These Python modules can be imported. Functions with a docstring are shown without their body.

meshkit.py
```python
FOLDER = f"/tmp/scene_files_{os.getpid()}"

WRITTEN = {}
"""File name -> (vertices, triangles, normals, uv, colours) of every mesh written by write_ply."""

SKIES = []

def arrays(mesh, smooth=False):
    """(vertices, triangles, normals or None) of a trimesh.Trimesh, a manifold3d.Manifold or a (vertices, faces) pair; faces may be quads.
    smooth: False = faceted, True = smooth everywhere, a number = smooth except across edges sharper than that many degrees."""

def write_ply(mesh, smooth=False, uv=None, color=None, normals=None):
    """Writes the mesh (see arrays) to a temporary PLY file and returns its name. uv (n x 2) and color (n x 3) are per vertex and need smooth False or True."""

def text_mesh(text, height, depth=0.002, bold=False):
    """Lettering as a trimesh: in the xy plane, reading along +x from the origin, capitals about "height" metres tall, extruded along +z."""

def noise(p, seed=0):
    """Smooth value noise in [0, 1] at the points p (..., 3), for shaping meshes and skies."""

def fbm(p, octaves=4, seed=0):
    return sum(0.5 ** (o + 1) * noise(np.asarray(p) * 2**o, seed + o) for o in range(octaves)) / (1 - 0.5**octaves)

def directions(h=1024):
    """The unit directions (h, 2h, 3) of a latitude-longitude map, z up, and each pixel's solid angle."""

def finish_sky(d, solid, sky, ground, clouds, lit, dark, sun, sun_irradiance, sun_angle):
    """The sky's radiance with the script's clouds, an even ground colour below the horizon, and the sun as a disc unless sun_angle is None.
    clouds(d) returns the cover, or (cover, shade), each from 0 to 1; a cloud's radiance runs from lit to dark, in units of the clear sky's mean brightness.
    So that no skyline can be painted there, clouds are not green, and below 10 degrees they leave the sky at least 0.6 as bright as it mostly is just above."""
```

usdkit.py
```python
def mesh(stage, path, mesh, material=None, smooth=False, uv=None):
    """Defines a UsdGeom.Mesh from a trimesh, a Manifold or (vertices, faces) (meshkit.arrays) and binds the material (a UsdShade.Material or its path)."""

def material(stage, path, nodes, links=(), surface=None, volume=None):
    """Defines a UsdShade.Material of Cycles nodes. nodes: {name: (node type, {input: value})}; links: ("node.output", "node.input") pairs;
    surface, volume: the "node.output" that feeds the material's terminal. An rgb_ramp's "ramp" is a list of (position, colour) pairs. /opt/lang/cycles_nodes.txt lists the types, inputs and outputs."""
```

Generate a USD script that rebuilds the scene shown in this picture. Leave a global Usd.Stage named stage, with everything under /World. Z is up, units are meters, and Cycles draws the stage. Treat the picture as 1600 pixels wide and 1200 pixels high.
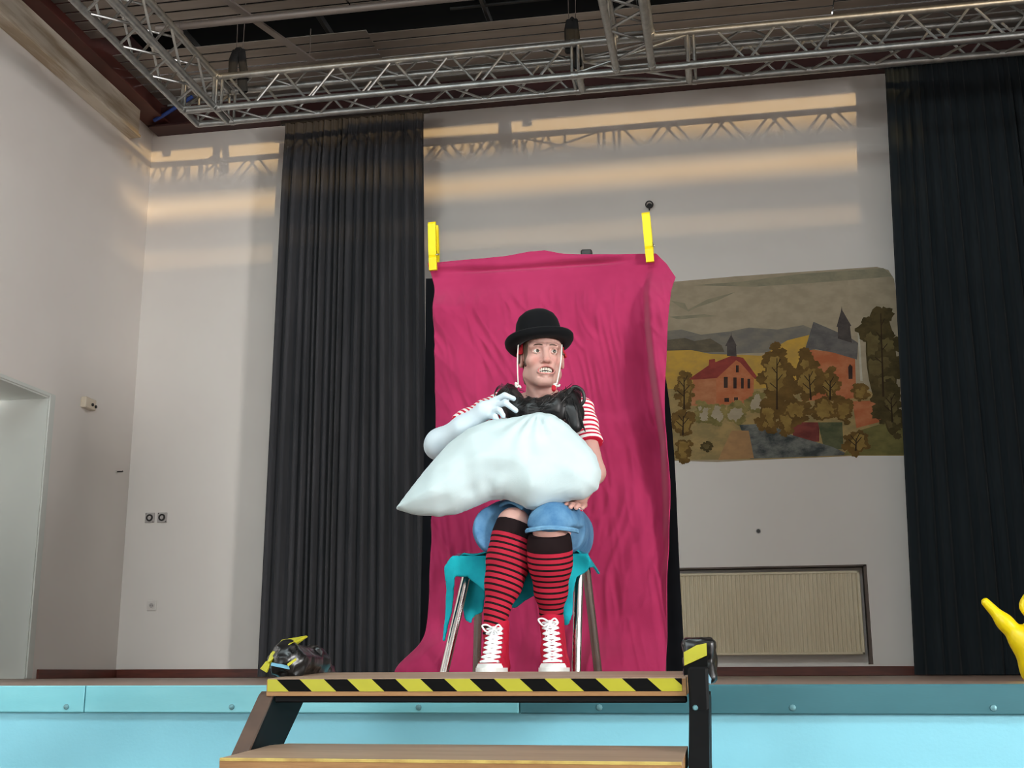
import math, random
import numpy as np, trimesh, manifold3d, usdkit, meshkit
from pxr import Usd, UsdGeom, UsdLux, UsdShade, Gf, Sdf, Vt
from shapely.geometry import Polygon
PI = math.pi
stage = Usd.Stage.CreateInMemory()
UsdGeom.SetStageUpAxis(stage, 'Z'); UsdGeom.SetStageMetersPerUnit(stage, 1.0)
UsdGeom.Xform.Define(stage, '/World'); UsdGeom.Scope.Define(stage, '/World/Looks')

# ------------------------------------------------------------------ camera, sky, sun, windows, exposure
EXPOSURE = 0.0
CAM_POS = (0.0, -3.7, 0.041)
YAW, PITCH, ROLL = math.radians(10.395), math.radians(13.264), math.radians(-0.22)
cam = UsdGeom.Camera.Define(stage, '/World/camera')
def _cam():
    cy, sy, cp, sp = math.cos(YAW), math.sin(YAW), math.cos(PITCH), math.sin(PITCH)
    f = np.array([-sy*cp, cy*cp, sp]); r = np.array([cy, sy, 0.0]); u = np.cross(r, f)
    cr, sr = math.cos(ROLL), math.sin(ROLL)
    r, u = cr*r+sr*u, -sr*r+cr*u
    m = Gf.Matrix4d(*r, 0, *u, 0, *(-f), 0, *CAM_POS, 1)
    cam.AddTransformOp().Set(m)
    cam.CreateHorizontalApertureAttr(36.0); cam.CreateVerticalApertureAttr(27.0)
    cam.CreateFocalLengthAttr(36.0*1903.634/1600)
    cam.CreateExposureAttr(EXPOSURE)
    cam.CreateClippingRangeAttr((0.05, 200.0))
_cam()
def s2l(c):
    c = np.array(c, float)/255.0
    return tuple(float(x) for x in np.where(c <= 0.04045, c/12.92, ((c+0.055)/1.055)**2.4))
def aim(light, pos, to):
    d = np.array(to, float)-np.array(pos, float); d /= np.linalg.norm(d)
    z = -d; x = np.cross([0, 0, 1], z); x /= np.linalg.norm(x); y = np.cross(z, x)
    UsdGeom.Xformable(light.GetPrim()).AddTransformOp().Set(Gf.Matrix4d(*x, 0, *y, 0, *z, 0, *pos, 1))
def rect(name, pos, to, w, h, power, color):
    l = UsdLux.RectLight.Define(stage, '/World/'+name)
    l.CreateWidthAttr(w); l.CreateHeightAttr(h); l.CreateIntensityAttr(power); l.CreateColorAttr(Gf.Vec3f(*color))
    aim(l, pos, to)
dome = UsdLux.DomeLight.Define(stage, '/World/sky_light')
dome.CreateIntensityAttr(3.0); dome.CreateColorAttr(Gf.Vec3f(0.95, 0.98, 1.0))
# low evening sun mirrored off the ground outside, coming through the slots shaped in the hall rear wall
sun = UsdLux.DistantLight.Define(stage, '/World/evening_sun')
sun.CreateAngleAttr(0.55); sun.CreateIntensityAttr(6200.0); sun.CreateColorAttr(Gf.Vec3f(1.0, 0.68, 0.30))
aim(sun, (0, 0, 0), (-math.sin(math.radians(28)), math.cos(math.radians(28)), 0.012))
# daylight through the windows of the hall behind the camera
rect('daylight_right_window', (8.2, -6.0, 1.7), (-1.5, 3.5, 1.2), 1.3, 1.9, 82.0, (0.98, 0.97, 0.95))
rect('daylight_rear_window', (-5.2, -11.0, 1.6), (-1.5, 1.0, 0.6), 3.5, 2.2, 12.0, (0.84, 0.97, 1.0))
# cool overhead fill, added to brighten the stage front and the man
rect('added_overhead_fill', (-1.4, -3.6, 5.3), (-1.3, -0.9, 0.0), 5.0, 1.6, 13.5, (0.80, 0.97, 1.0))

# ------------------------------------------------------------------ scene helpers
used = {}
def numbered(parent, name):
    k = used.get((parent, name), 0); used[(parent, name)] = k+1
    return name if k == 0 else '%s_%03d' % (name, k)
def path_of(parent): return '/World' if parent is None else str(parent.GetPath())
def tag(prim, label=None, cat=None, group=None, kind=None):
    for k, v in (('label', label), ('category', cat), ('group', group), ('kind', kind)):
        if v: prim.SetCustomDataByKey(k, v)
    return prim
def obj(name, mesh, material, parent=None, smooth=35, attrs=None, **kw):
    pp = path_of(parent); p = pp+'/'+numbered(pp, name)
    g = usdkit.mesh(stage, p, mesh, material, smooth=smooth)
    for k, v in (attrs or {}).items():
        v = np.asarray(v, np.float32); pv = UsdGeom.PrimvarsAPI(g)
        if v.ndim == 1: pv.CreatePrimvar(k, Sdf.ValueTypeNames.FloatArray, 'vertex').Set(Vt.FloatArray.FromNumpy(v))
        else: pv.CreatePrimvar(k, Sdf.ValueTypeNames.Color3fArray, 'vertex').Set(Vt.Vec3fArray.FromNumpy(v))
    return tag(g.GetPrim(), **kw)
def thing(name, label, cat, loc=(0, 0, 0), group=None, kind=None):
    p = '/World/'+numbered('/World', name)
    x = UsdGeom.Xform.Define(stage, p); x.AddTranslateOp().Set(Gf.Vec3d(*loc))
    return tag(x.GetPrim(), label, cat, group, kind)
def hold(name, parent):                                # a part that only holds sub-parts
    pp = path_of(parent)
    return UsdGeom.Xform.Define(stage, pp+'/'+numbered(pp, name)).GetPrim()
# ------------------------------------------------------------------ mesh helpers
def cat(*ms):
    ms = [m for g in ms for m in (g if isinstance(g, list) else [g])]
    v, f, n = [], [], 0
    for m in ms:
        a, b = (m.vertices, m.faces) if hasattr(m, 'vertices') else m
        v.append(np.asarray(a, float)); f.append(np.asarray(b, int)+n); n += len(a)
    return np.vstack(v), np.vstack(f)
def mv(m, d):
    a, b = (m.vertices, m.faces) if hasattr(m, 'vertices') else m
    return np.asarray(a, float)+np.asarray(d, float), np.asarray(b)
def rotz(m, a, c=(0, 0, 0)):
    v, f = (m.vertices, m.faces) if hasattr(m, 'vertices') else m
    v = np.asarray(v, float)-c; ca, sa = math.cos(a), math.sin(a)
    return v@np.array([[ca, sa, 0], [-sa, ca, 0], [0, 0, 1]])+c, f
def box(lo, hi):
    m = trimesh.creation.box(bounds=[lo, hi]); return np.array(m.vertices), np.array(m.faces)
def cbox(lo, hi, c=0.004):
    lo, hi = np.array(lo, float), np.array(hi, float); c = min(c, 0.45*float((hi-lo).min())); pts = []
    for s in np.ndindex(2, 2, 2):
        p = np.where(np.array(s) == 1, hi, lo); q = np.where(np.array(s) == 1, hi-c, lo+c)
        for k in range(3):
            w = q.copy(); w[k] = p[k]; pts.append(w)
    return hull(pts)
def hull(pts):
    m = manifold3d.Manifold.hull_points(np.asarray(pts, float)).to_mesh()
    return np.array(m.vert_properties[:, :3], float), np.array(m.tri_verts)
def tube(pts, r, n=8, closed=False, flat=1.0):
    pts = np.asarray(pts, float); k = len(pts); r = np.broadcast_to(np.asarray(r, float), (k,))
    t = np.gradient(pts, axis=0) if not closed else np.roll(pts, -1, 0)-np.roll(pts, 1, 0)
    t /= np.maximum(np.linalg.norm(t, axis=1, keepdims=True), 1e-9)
    u = np.cross(t[0], [0.13, 0.31, 0.94] if abs(t[0][2]) < 0.9 else [1, 0.1, 0]); u /= np.linalg.norm(u); U = []
    for i in range(k):
        u = u-t[i]*np.dot(u, t[i]); u /= np.linalg.norm(u); U.append(u.copy())
    U = np.array(U); W = np.cross(t, U); a = np.arange(n)/n*2*PI
    v = (pts[:, None]+r[:, None, None]*(np.cos(a)[None, :, None]*U[:, None]+flat*np.sin(a)[None, :, None]*W[:, None])).reshape(-1, 3)
    f = []
    for i in range(k if closed else k-1):
        j = (i+1) % k
        for s in range(n):
            s2 = (s+1) % n
            f += [(i*n+s, i*n+s2, j*n+s2), (i*n+s, j*n+s2, j*n+s)]
    if not closed:
        v = np.vstack([v, pts[:1], pts[-1:]]); c0, c1 = k*n, k*n+1
        for s in range(n):
            s2 = (s+1) % n
            f += [(c0, s2, s), (c1, (k-1)*n+s, (k-1)*n+s2)]
    return v, np.array(f)
def lathe(prof, n=32, c=(0, 0, 0)):
    m = trimesh.creation.revolve(np.asarray(prof, float), sections=n); m.merge_vertices()
    return np.array(m.vertices)+np.array(c), np.array(m.faces)
def prism(poly, d0, d1, axis='y'):
    """polygon (a, b) in xz (axis y), yz (axis x) or xy (axis z), extruded from d0 to d1 along the axis"""
    pg = Polygon(poly).buffer(0)
    if pg.geom_type != 'Polygon': pg = max(pg.geoms, key=lambda g: g.area)
    m = trimesh.creation.extrude_polygon(pg, abs(d1-d0), engine='earcut')
    v = np.array(m.vertices); lo = min(d0, d1)
    if axis == 'y': w, f = np.c_[v[:, 0], v[:, 2]+lo, v[:, 1]], m.faces[:, ::-1]
    elif axis == 'x': w, f = np.c_[v[:, 2]+lo, v[:, 0], v[:, 1]], np.array(m.faces)
    else: w, f = np.c_[v[:, 0], v[:, 1], v[:, 2]+lo], np.array(m.faces)
    return w, np.array(f)
def sheet(P, th):
    """grid of points (n, m, 3) made a thin solid"""
    n, m = P.shape[:2]
    du, dv = np.gradient(P, axis=0), np.gradient(P, axis=1)
    N = np.cross(du, dv); N /= np.maximum(np.linalg.norm(N, axis=2, keepdims=True), 1e-9)
    A, B = (P+N*th/2).reshape(-1, 3), (P-N*th/2).reshape(-1, 3); o = n*m
    i = np.arange(o).reshape(n, m); q = np.stack([i[:-1, :-1], i[1:, :-1], i[1:, 1:], i[:-1, 1:]], -1).reshape(-1, 4)
    F = [q[:, [0, 1, 2]], q[:, [0, 2, 3]], q[:, [0, 2, 1]]+o, q[:, [0, 3, 2]]+o]
    ring = np.concatenate([i[0, :], i[1:, -1], i[-1, -2::-1], i[-2:0:-1, 0]]); r2 = np.roll(ring, -1)
    F += [np.stack([ring, r2, r2+o], 1), np.stack([ring, r2+o, ring+o], 1)]
    return np.vstack([A, B]), np.vstack(F)
# signed distance modelling and a surface-net mesher
def rc(P, a, b, ra, rb):
    a, b = np.array(a, np.float32), np.array(b, np.float32); d = b-a
    t = np.clip(((P-a)@d)/float(d@d+1e-12), 0, 1)
    return np.linalg.norm(P-a-t[..., None]*d, axis=-1)-(ra+(rb-ra)*t)
def ell(P, c, r):
    q = (P-np.array(c, np.float32))/np.array(r, np.float32); k0 = np.linalg.norm(q, axis=-1)
    k1 = np.linalg.norm(q/np.array(r, np.float32), axis=-1)
    return k0*(k0-1)/np.maximum(k1, 1e-6)
def smin(a, b, k):
    h = np.maximum(k-np.abs(a-b), 0)/k; return np.minimum(a, b)-h*h*k*0.25
def smax(a, b, k): return -smin(-a, -b, k)
def chain(P, pts, rs, k=0.02):
    d = None
    for i in range(len(pts)-1):
        e = rc(P, pts[i], pts[i+1], rs[i], rs[i+1]); d = e if d is None else smin(d, e, k)
    return d
def net(f, lo, hi, h):
    """closed mesh of f < 0 between lo and hi, grid step h"""
    ax = [np.arange(a, b+h, h, dtype=np.float32) for a, b in zip(lo, hi)]
    shp = tuple(len(a) for a in ax)
    P = np.stack(np.meshgrid(*ax, indexing='ij'), -1)
    V = np.asarray(f(P), np.float32)
    for k in range(3):
        sl = [slice(None)]*3
        for e in (0, -1): sl[k] = e; V[tuple(sl)] = np.maximum(V[tuple(sl)], h*0.3)
    S = V < 0; acc = np.zeros((*[s-1 for s in shp], 3), np.float32); cnt = np.zeros([s-1 for s in shp], np.float32)
    edges = []
    for k in range(3):
        a = [slice(None)]*3; b = [slice(None)]*3; a[k] = slice(0, -1); b[k] = slice(1, None)
        va, vb = V[tuple(a)], V[tuple(b)]; cr = S[tuple(a)] != S[tuple(b)]
        I = np.argwhere(cr); t = va[cr]/(va[cr]-vb[cr]); pos = np.stack([ax[j][I[:, j]] for j in range(3)], 1); pos[:, k] += t*h
        o = [j for j in range(3) if j != k]
        for d0 in (0, 1):
            for d1 in (0, 1):
                c = I.copy(); c[:, o[0]] -= d0; c[:, o[1]] -= d1
                ok = np.all((c >= 0) & (c < np.array(cnt.shape)), axis=1)
                np.add.at(acc, tuple(c[ok].T), pos[ok]); np.add.at(cnt, tuple(c[ok].T), 1)
        edges.append((k, o, I, S[tuple(a)][cr]))
    on = cnt > 0; idx = np.full(cnt.shape, -1); idx[on] = np.arange(on.sum()); verts = acc[on]/cnt[on][:, None]; F = []
    for k, o, I, inside in edges:
        q = []
        for d0, d1 in ((0, 0), (1, 0), (1, 1), (0, 1)):
            c = I.copy(); c[:, o[0]] -= d0; c[:, o[1]] -= d1; q.append(idx[tuple(c.T)])
        q = np.stack(q, 1); flip = inside if k != 1 else ~inside
        q = np.where(flip[:, None], q, q[:, ::-1]); F += [q[:, [0, 1, 2]], q[:, [0, 2, 3]]]
    return verts.astype(float), np.vstack(F)
def taubin(m, it=6):
    t = trimesh.Trimesh(m[0], m[1], process=False); v0 = np.array(t.vertices); trimesh.smoothing.filter_taubin(t, iterations=it)
    v = np.array(t.vertices); e = np.linalg.norm(v0[m[1][:, 0]]-v0[m[1][:, 1]], axis=1).mean(); far = np.linalg.norm(v-v0, axis=1) > .7*e   # pinched vertices stay put
    v[far] = v0[far]; return v, np.array(t.faces)
def polydist(px, pz, poly):
    """signed distance (inside < 0) of points to a closed polygon"""
    poly = np.asarray(poly, np.float32); d = np.full(px.shape, 1e9, np.float32); ins = np.zeros(px.shape, bool)
    for (ax_, az), (bx_, bz) in zip(poly, np.roll(poly, -1, 0)):
        ex, ez = bx_-ax_, bz-az; t = np.clip(((px-ax_)*ex+(pz-az)*ez)/(ex*ex+ez*ez+1e-12), 0, 1)
        d = np.minimum(d, (px-ax_-t*ex)**2+(pz-az-t*ez)**2)
        c = (az > pz) != (bz > pz); ins ^= c & (px < ex*(pz-az)/(ez if abs(ez) > 1e-9 else 1e-9)+ax_)
    d = np.sqrt(d); return np.where(ins, -d, d)
def ss(a, b, x): t = np.clip((x-a)/(b-a), 0, 1); return t*t*(3-2*t)
def spline(pts, n):
    pts = np.asarray(pts, float); k = len(pts); t = np.linspace(0, k-1, n); i = np.clip(t.astype(int), 0, k-2); u = (t-i)[:, None]
    g = lambda j: pts[np.clip(j, 0, k-1)]
    p0, p1, p2, p3 = g(i-1), g(i), g(i+1), g(i+2)
    return 0.5*(2*p1+(p2-p0)*u+(2*p0-5*p1+4*p2-p3)*u*u+(3*p1-p0-3*p2+p3)*u**3)
# ------------------------------------------------------------------ materials
def mat(name, rgb, rough=0.6, rgb2=None, scale=8.0, stretch=(1, 1, 1), bump=0.0, bscale=60.0, metal=0.0, detail=4.0, lo=0.35, hi=0.65, spec=0.5, sheen=0.0, coat=0.0, lin=False, bdist=0.01):
    conv = (lambda c: c) if lin else s2l
    n = {'p': ('principled_bsdf', {'roughness': rough, 'metallic': metal, 'specular_ior_level': spec, 'base_color': conv(rgb)}), 'tc': ('texture_coordinate', {}), 'mp': ('mapping', {'scale': stretch})}
    l = [('tc.object', 'mp.vector')]
    if sheen: n['p'][1].update(sheen_weight=sheen, sheen_roughness=0.5)
    if coat: n['p'][1].update(coat_weight=coat, coat_roughness=0.15)
    if rgb2 is not None:
        n['nz'] = ('noise_texture', {'scale': scale, 'detail': detail, 'roughness': 0.6})
        n['rp'] = ('rgb_ramp', {'ramp': [(0, conv(rgb)), (lo, conv(rgb)), (hi, conv(rgb2)), (1, conv(rgb2))]})
        l += [('mp.vector', 'nz.vector'), ('nz.fac', 'rp.fac'), ('rp.color', 'p.base_color')]
    if bump:
        n['bn'] = ('noise_texture', {'scale': bscale, 'detail': 3.0}); n['bp'] = ('bump', {'strength': bump, 'distance': bdist})
        l += [('mp.vector', 'bn.vector'), ('bn.fac', 'bp.height'), ('bp.normal', 'p.normal')]
    return usdkit.material(stage, '/World/Looks/'+name, n, l, surface='p.BSDF')
def stripe_mat(name, a, b, period, duty, rough=0.8, vec=(0, 0, 1), attr=None, bump=0.15, bscale=300.0):
    """two colours in stripes along a direction of object space, or along a mesh attribute"""
    n = {'p': ('principled_bsdf', {'roughness': rough, 'specular_ior_level': 0.3}), 'm': ('math', {'math_type': 'multiply', 'value2': 1.0/period}), 'f': ('math', {'math_type': 'fraction'}),
         'rp': ('rgb_ramp', {'ramp': [(0, s2l(a)), (max(duty-0.03, 0.01), s2l(a)), (duty+0.03, s2l(b)), (0.97, s2l(b)), (1, s2l(a))]})}
    l = [('m.value', 'f.value1'), ('f.value', 'rp.fac'), ('rp.color', 'p.base_color')]
    n['tc'] = ('texture_coordinate', {})
    if attr: n['at'] = ('attribute', {'attribute': attr}); l.append(('at.fac', 'm.value1'))
    else:
        n['d'] = ('vector_math', {'math_type': 'dot_product', 'vector2': vec}); n['o'] = ('math', {'math_type': 'add', 'value2': 50.0})
        l += [('tc.object', 'd.vector1'), ('d.value', 'o.value1'), ('o.value', 'm.value1')]
    n['bn'] = ('noise_texture', {'scale': bscale}); n['bp'] = ('bump', {'strength': bump, 'distance': 0.003})
    l += [('tc.object', 'bn.vector'), ('bn.fac', 'bp.height'), ('bp.normal', 'p.normal')]
    return usdkit.material(stage, '/World/Looks/'+name, n, l, surface='p.BSDF')
M = {}
M['wall'] = mat('wall_paint', (224, 217, 211), 0.75, (221, 213, 207), 0.9, bump=0.05, bscale=180, spec=0.3)
M['beam_plaster'] = mat('beam_plaster', (214, 203, 186), 0.7, (176, 158, 134), 3.0, (3, 0.35, 3), bump=0.1, bscale=40, lo=0.42, hi=0.6)
M['brown'] = mat('brown_steel', (92, 42, 34), 0.55, (74, 34, 28), 3.0)
M['dark_brown'] = mat('dark_brown_steel', (66, 30, 28), 0.55, (54, 25, 24), 3.0)
M['wood_dark'] = mat('skirting_wood', (104, 50, 38), 0.4, (84, 40, 30), 5, (1, 1, 8))
M['floor'] = mat('stage_floor', (152, 126, 112), 0.42, (132, 110, 98), 3.0, (0.4, 3, 1), bump=0.05, bscale=80)
M['hall_floor'] = mat('hall_floor', (104, 88, 72), 0.5, (92, 77, 62), 2)
M['cyan'] = mat('cyan_board', (136, 203, 221), 0.55, (130, 198, 216), 1.2, bump=0.04, bscale=120)
M['lip_dim'] = mat('edge_board_dim', (60, 112, 122), 0.4, (54, 104, 114), 2.0, (0.6, 1, 3), bump=0.03, bscale=120)  # dim copy of the edge board: weaker window reflection put into the colour
M['lip_lit'] = mat('edge_board_lit', (128, 200, 210), 0.4, (114, 188, 200), 2.0, (0.6, 1, 3), bump=0.03, bscale=120)  # bright copy: the window reflection on the left put into the colour
M['bolt'] = mat('bolt_metal', (104, 150, 158), 0.4, metal=0.4)
M['slat'] = mat('ceiling_slat', (150, 140, 132), 0.5, (134, 124, 116), 2.0, (0.5, 3, 1), metal=0.15)
M['void'] = mat('ceiling_void', (16, 16, 17), 0.8)
M['alu'] = mat('truss_aluminium', (182, 181, 178), 0.42, (158, 158, 156), 14.0, metal=0.9)
M['alu_dull'] = mat('dull_metal', (150, 140, 134), 0.5, metal=0.5)
M['strap'] = mat('black_strap', (22, 22, 23), 0.8, (30, 30, 31), 30)
M['blue'] = mat('blue_hose', (28, 58, 128), 0.6)
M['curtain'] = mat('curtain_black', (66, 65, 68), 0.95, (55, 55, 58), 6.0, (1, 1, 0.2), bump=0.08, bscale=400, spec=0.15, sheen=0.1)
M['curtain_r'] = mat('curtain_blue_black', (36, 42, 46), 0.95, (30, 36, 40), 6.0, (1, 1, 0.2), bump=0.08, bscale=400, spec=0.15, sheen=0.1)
M['black_cloth'] = mat('black_cloth', (24, 25, 29), 0.95, (18, 19, 23), 5.0, spec=0.15)
M['pink'] = mat('pink_cloth', (172, 46, 91), 0.85, (162, 40, 84), 4.0, bump=0.12, bscale=420, spec=0.2, sheen=0.15, bdist=0.004)
M['yellow'] = mat('yellow_wood_paint', (246, 222, 6), 0.5, (236, 210, 4), 6, spec=0.4)
M['spring'] = mat('spring_steel', (170, 165, 150), 0.3, metal=1.0)
M['white_plastic'] = mat('white_plastic', (214, 206, 200), 0.4)
M['beige_plastic'] = mat('beige_plastic', (206, 192, 172), 0.45)
M['grey_plastic'] = mat('grey_plastic', (176, 168, 165), 0.45)
M['dark'] = mat('dark_plastic', (38, 34, 32), 0.5)
M['chrome'] = mat('chrome', (205, 205, 203), 0.16, metal=1.0)
M['rad'] = mat('radiator_enamel', (214, 200, 172), 0.4, (206, 190, 160), 2)
M['niche'] = mat('niche_shade', (96, 82, 74), 0.7)  # shade inside the radiator recess put into the colour
M['door'] = mat('door_frame_paint', (206, 208, 202), 0.45)
M['door_leaf'] = mat('door_leaf_paint', (216, 218, 214), 0.4)
# ================================================================== the setting
ST = dict(kind='structure')
YB, XL, XR, ZC = 5.7, -5.0, 5.0, 4.95
# back wall with a radiator recess
nx0, nx1, nz0, nz1 = -1.15, 0.935, 0.08, 0.80
obj('wall_back', cat(box((XL-.2, YB, -1), (nx0, YB+.3, 5.3)), box((nx1, YB, -1), (XR+.2, YB+.3, 5.3)), box((nx0, YB, nz1), (nx1, YB+.3, 5.3)), box((nx0, YB, -1), (nx1, YB+.3, nz0)), box((nx0, YB+.13, nz0), (nx1, YB+.3, nz1))), M['wall'], smooth=False, **ST)
# left wall with a deep door opening
dy0, dy1, dz1 = 3.35, 4.40, 2.045
obj('wall_left', cat(box((XL-.5, -.02, 0), (XL, dy0, 5.3)), box((XL-.5, dy1, -1), (XL, YB+.3, 5.3)), box((XL-.5, dy0, dz1), (XL, dy1, 5.3))), M['wall'], smooth=False, **ST)
obj('wall_right', box((XR, -.02, -1), (XR+.3, YB+.3, 5.3)), M['wall'], smooth=False, **ST)
obj('floor', box((XL-.5, 0.03, -.1), (XR, YB, 0)), M['floor'], smooth=False, **ST)
obj('floor', box((-12, -13, -1.05), (12, .3, -.95)), M['hall_floor'], smooth=False, **ST)
obj('wall_front', box((XL-.5, .02, -.95), (XR+.3, .3, -.075)), M['cyan'], smooth=False, **ST)
# rear wall of the hall far behind the camera, its slots shaped to cut the sun into bands
rear = [box((-9, -12.25, a), (13, -12.05, c)) for a, c in ((-1, 3.285), (3.325, 3.70), (3.86, 4.10), (4.75, 6.0))]+[box((x0, -12.25, 3.1), (x1, -12.05, 4.8)) for x0, x1 in ((-9, 4.2), (10.85, 13))]
obj('wall_rear', cat(rear), M['wall'], smooth=False, **ST)
obj('wall_hall', box((-9.2, -12.2, -1), (-9, 0, 5.6)), M['wall'], smooth=False, **ST)
obj('wall_hall', cat(box((13, -12.2, 2.7), (13.2, 0, 5.6)), box((5.0, -.2, 2.7), (13.2, 0, 5.6)), box((13, -12.2, -1), (13.2, 0, -.2))), M['wall'], smooth=False, **ST)
obj('ceiling', box((-9.2, -12.2, 5.45), (13, -.9, 5.6)), M['slat'], smooth=False, **ST)
obj('added_trim_6', cbox((XL+.13, 2.42, 4.535), (XR, 2.55, 4.95), .006), M['brown'], **ST)          # unseen beam added to cut off the top of the sun strip
obj('baseboard_back', cat(cbox((XL, YB-.018, 0), (4.9, YB, .066), .003)), M['wood_dark'], **ST)
obj('baseboard_left', cbox((XL, dy1+.14, 0), (XL+.018, YB, .066), .003), M['wood_dark'], **ST)
# beam along the top of the left wall, brown steel beams under the roof
obj('trim_1', cat(cbox((XL, -.02, 4.54), (XL+.1, 5.27, 4.775), .006), cbox((XL, -.02, 4.520), (XL+.115, 5.28, 4.545), .004)), M['beam_plaster'], **ST)
obj('trim_2', cat(cbox((XL, -.02, 4.776), (XL+.22, YB, 4.80), .004), cbox((XL+.10, -.02, 4.80), (XL+.125, YB, 5.32), .004)), M['brown'], **ST)
obj('trim_3', cat(cbox((XL+.05, YB-.20, 4.725), (XR, YB, 4.745), .004), cbox((XL+.05, YB-.12, 4.745), (XR, YB-.09, 4.95), .004)), M['dark_brown'], **ST)
# edge boards of the stage, with bolts
bx = [-5.45, -2.07, -.66, -.11, 1.45, 2.9, 4.3, 5.0]; bolts = [-2.13, -1.57, -.97, -.42, .136, .683, 1.25, -2.7, -3.3]
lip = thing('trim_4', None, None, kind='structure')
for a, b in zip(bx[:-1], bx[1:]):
    bd = obj('edge_board', cbox((a+.0015, 0, -.082), (b-.0015, .035, .001), .003), M['lip_lit' if b < -.5 else 'lip_dim'], lip)
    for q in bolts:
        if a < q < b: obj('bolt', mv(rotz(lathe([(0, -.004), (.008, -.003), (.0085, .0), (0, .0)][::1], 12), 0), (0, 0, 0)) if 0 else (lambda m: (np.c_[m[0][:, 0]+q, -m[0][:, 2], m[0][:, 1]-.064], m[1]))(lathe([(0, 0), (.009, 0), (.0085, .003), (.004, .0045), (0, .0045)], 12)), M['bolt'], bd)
# door opening in the left wall: lining, architrave, leaf
d = thing('door_1', None, None, kind='structure')
obj('lining', cat(cbox((XL-.42, dy1-.012, 0), (XL+.004, dy1+.002, dz1), .002), cbox((XL-.42, dy0, dz1-.012), (XL+.004, dy1, dz1+.002), .002)), M['door'], d)
obj('architrave', cat(cbox((XL, dy1, 0), (XL+.012, dy1+.075, dz1+.03), .004), cbox((XL, dy0-.03, dz1), (XL+.012, dy1+.0, dz1+.03), .004)), M['door'], d)
obj('door_leaf', cbox((XL-.46, dy0, .012), (XL-.42, dy1-.03, dz1-.03), .003), M['door_leaf'], d)
obj('door_handle', cat(tube([(XL-.42, dy1-.1, 1.02), (XL-.37, dy1-.1, 1.02), (XL-.37, dy1-.22, 1.02)], .009)), M['alu_dull'], d)
# ceiling: flanged metal slats running across the stage, with an open dark slot
ce = thing('ceiling', None, None, kind='structure')
obj('roof_void', box((XL, -1, 5.32), (XR, YB, 5.4)), M['void'], ce, smooth=False)
def slat(x0, x1, y0, w, z):
    pr = [(y0, z+.007), (y0, z), (y0+w-.026, z), (y0+w-.016, z+.024), (y0+w-.004, z+.024), (y0+w-.004, z+.031), (y0+w-.020, z+.031), (y0+w-.030, z+.007)]
    return prism(pr, x0, x1, 'x')
y = 4.70; k = 0
while y < 5.55:
    for a, b, dz in ((XL+.03, -2.705, .035), (-2.69, .9, 0.0), (.915, XR, .035)): obj('slat', slat(a, b, y, .134, 4.95+dz), M['slat'], ce, smooth=False)
    y += .134
y = 4.38-.134
while y > 2.6:
    for a, b, dz in ((XL+.03, -2.705, 0.0), (-2.69, 1.2, 0.0), (1.215, XR, .02)): obj('slat', slat(a, b, y, .134, 4.95+dz), M['slat'], ce, smooth=False)
    y -= .134
obj('panel', box((XL, -1, 4.95), (XR, y+.13, 5.0)), M['slat'], ce, smooth=False)
for x in (-4.2, -3.05, -1.75, -.6, .7): obj('rafter', cbox((x, 4.34, 5.02), (x+.03, 4.90, 5.08), .003), M['dark'], ce)
for x0, x1 in ((-2.0, -.9),): obj('conduit', tube([(x0, 4.60, 5.04), (x1, 4.60, 5.04)], .012, 8), M['dark'], ce)
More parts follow.
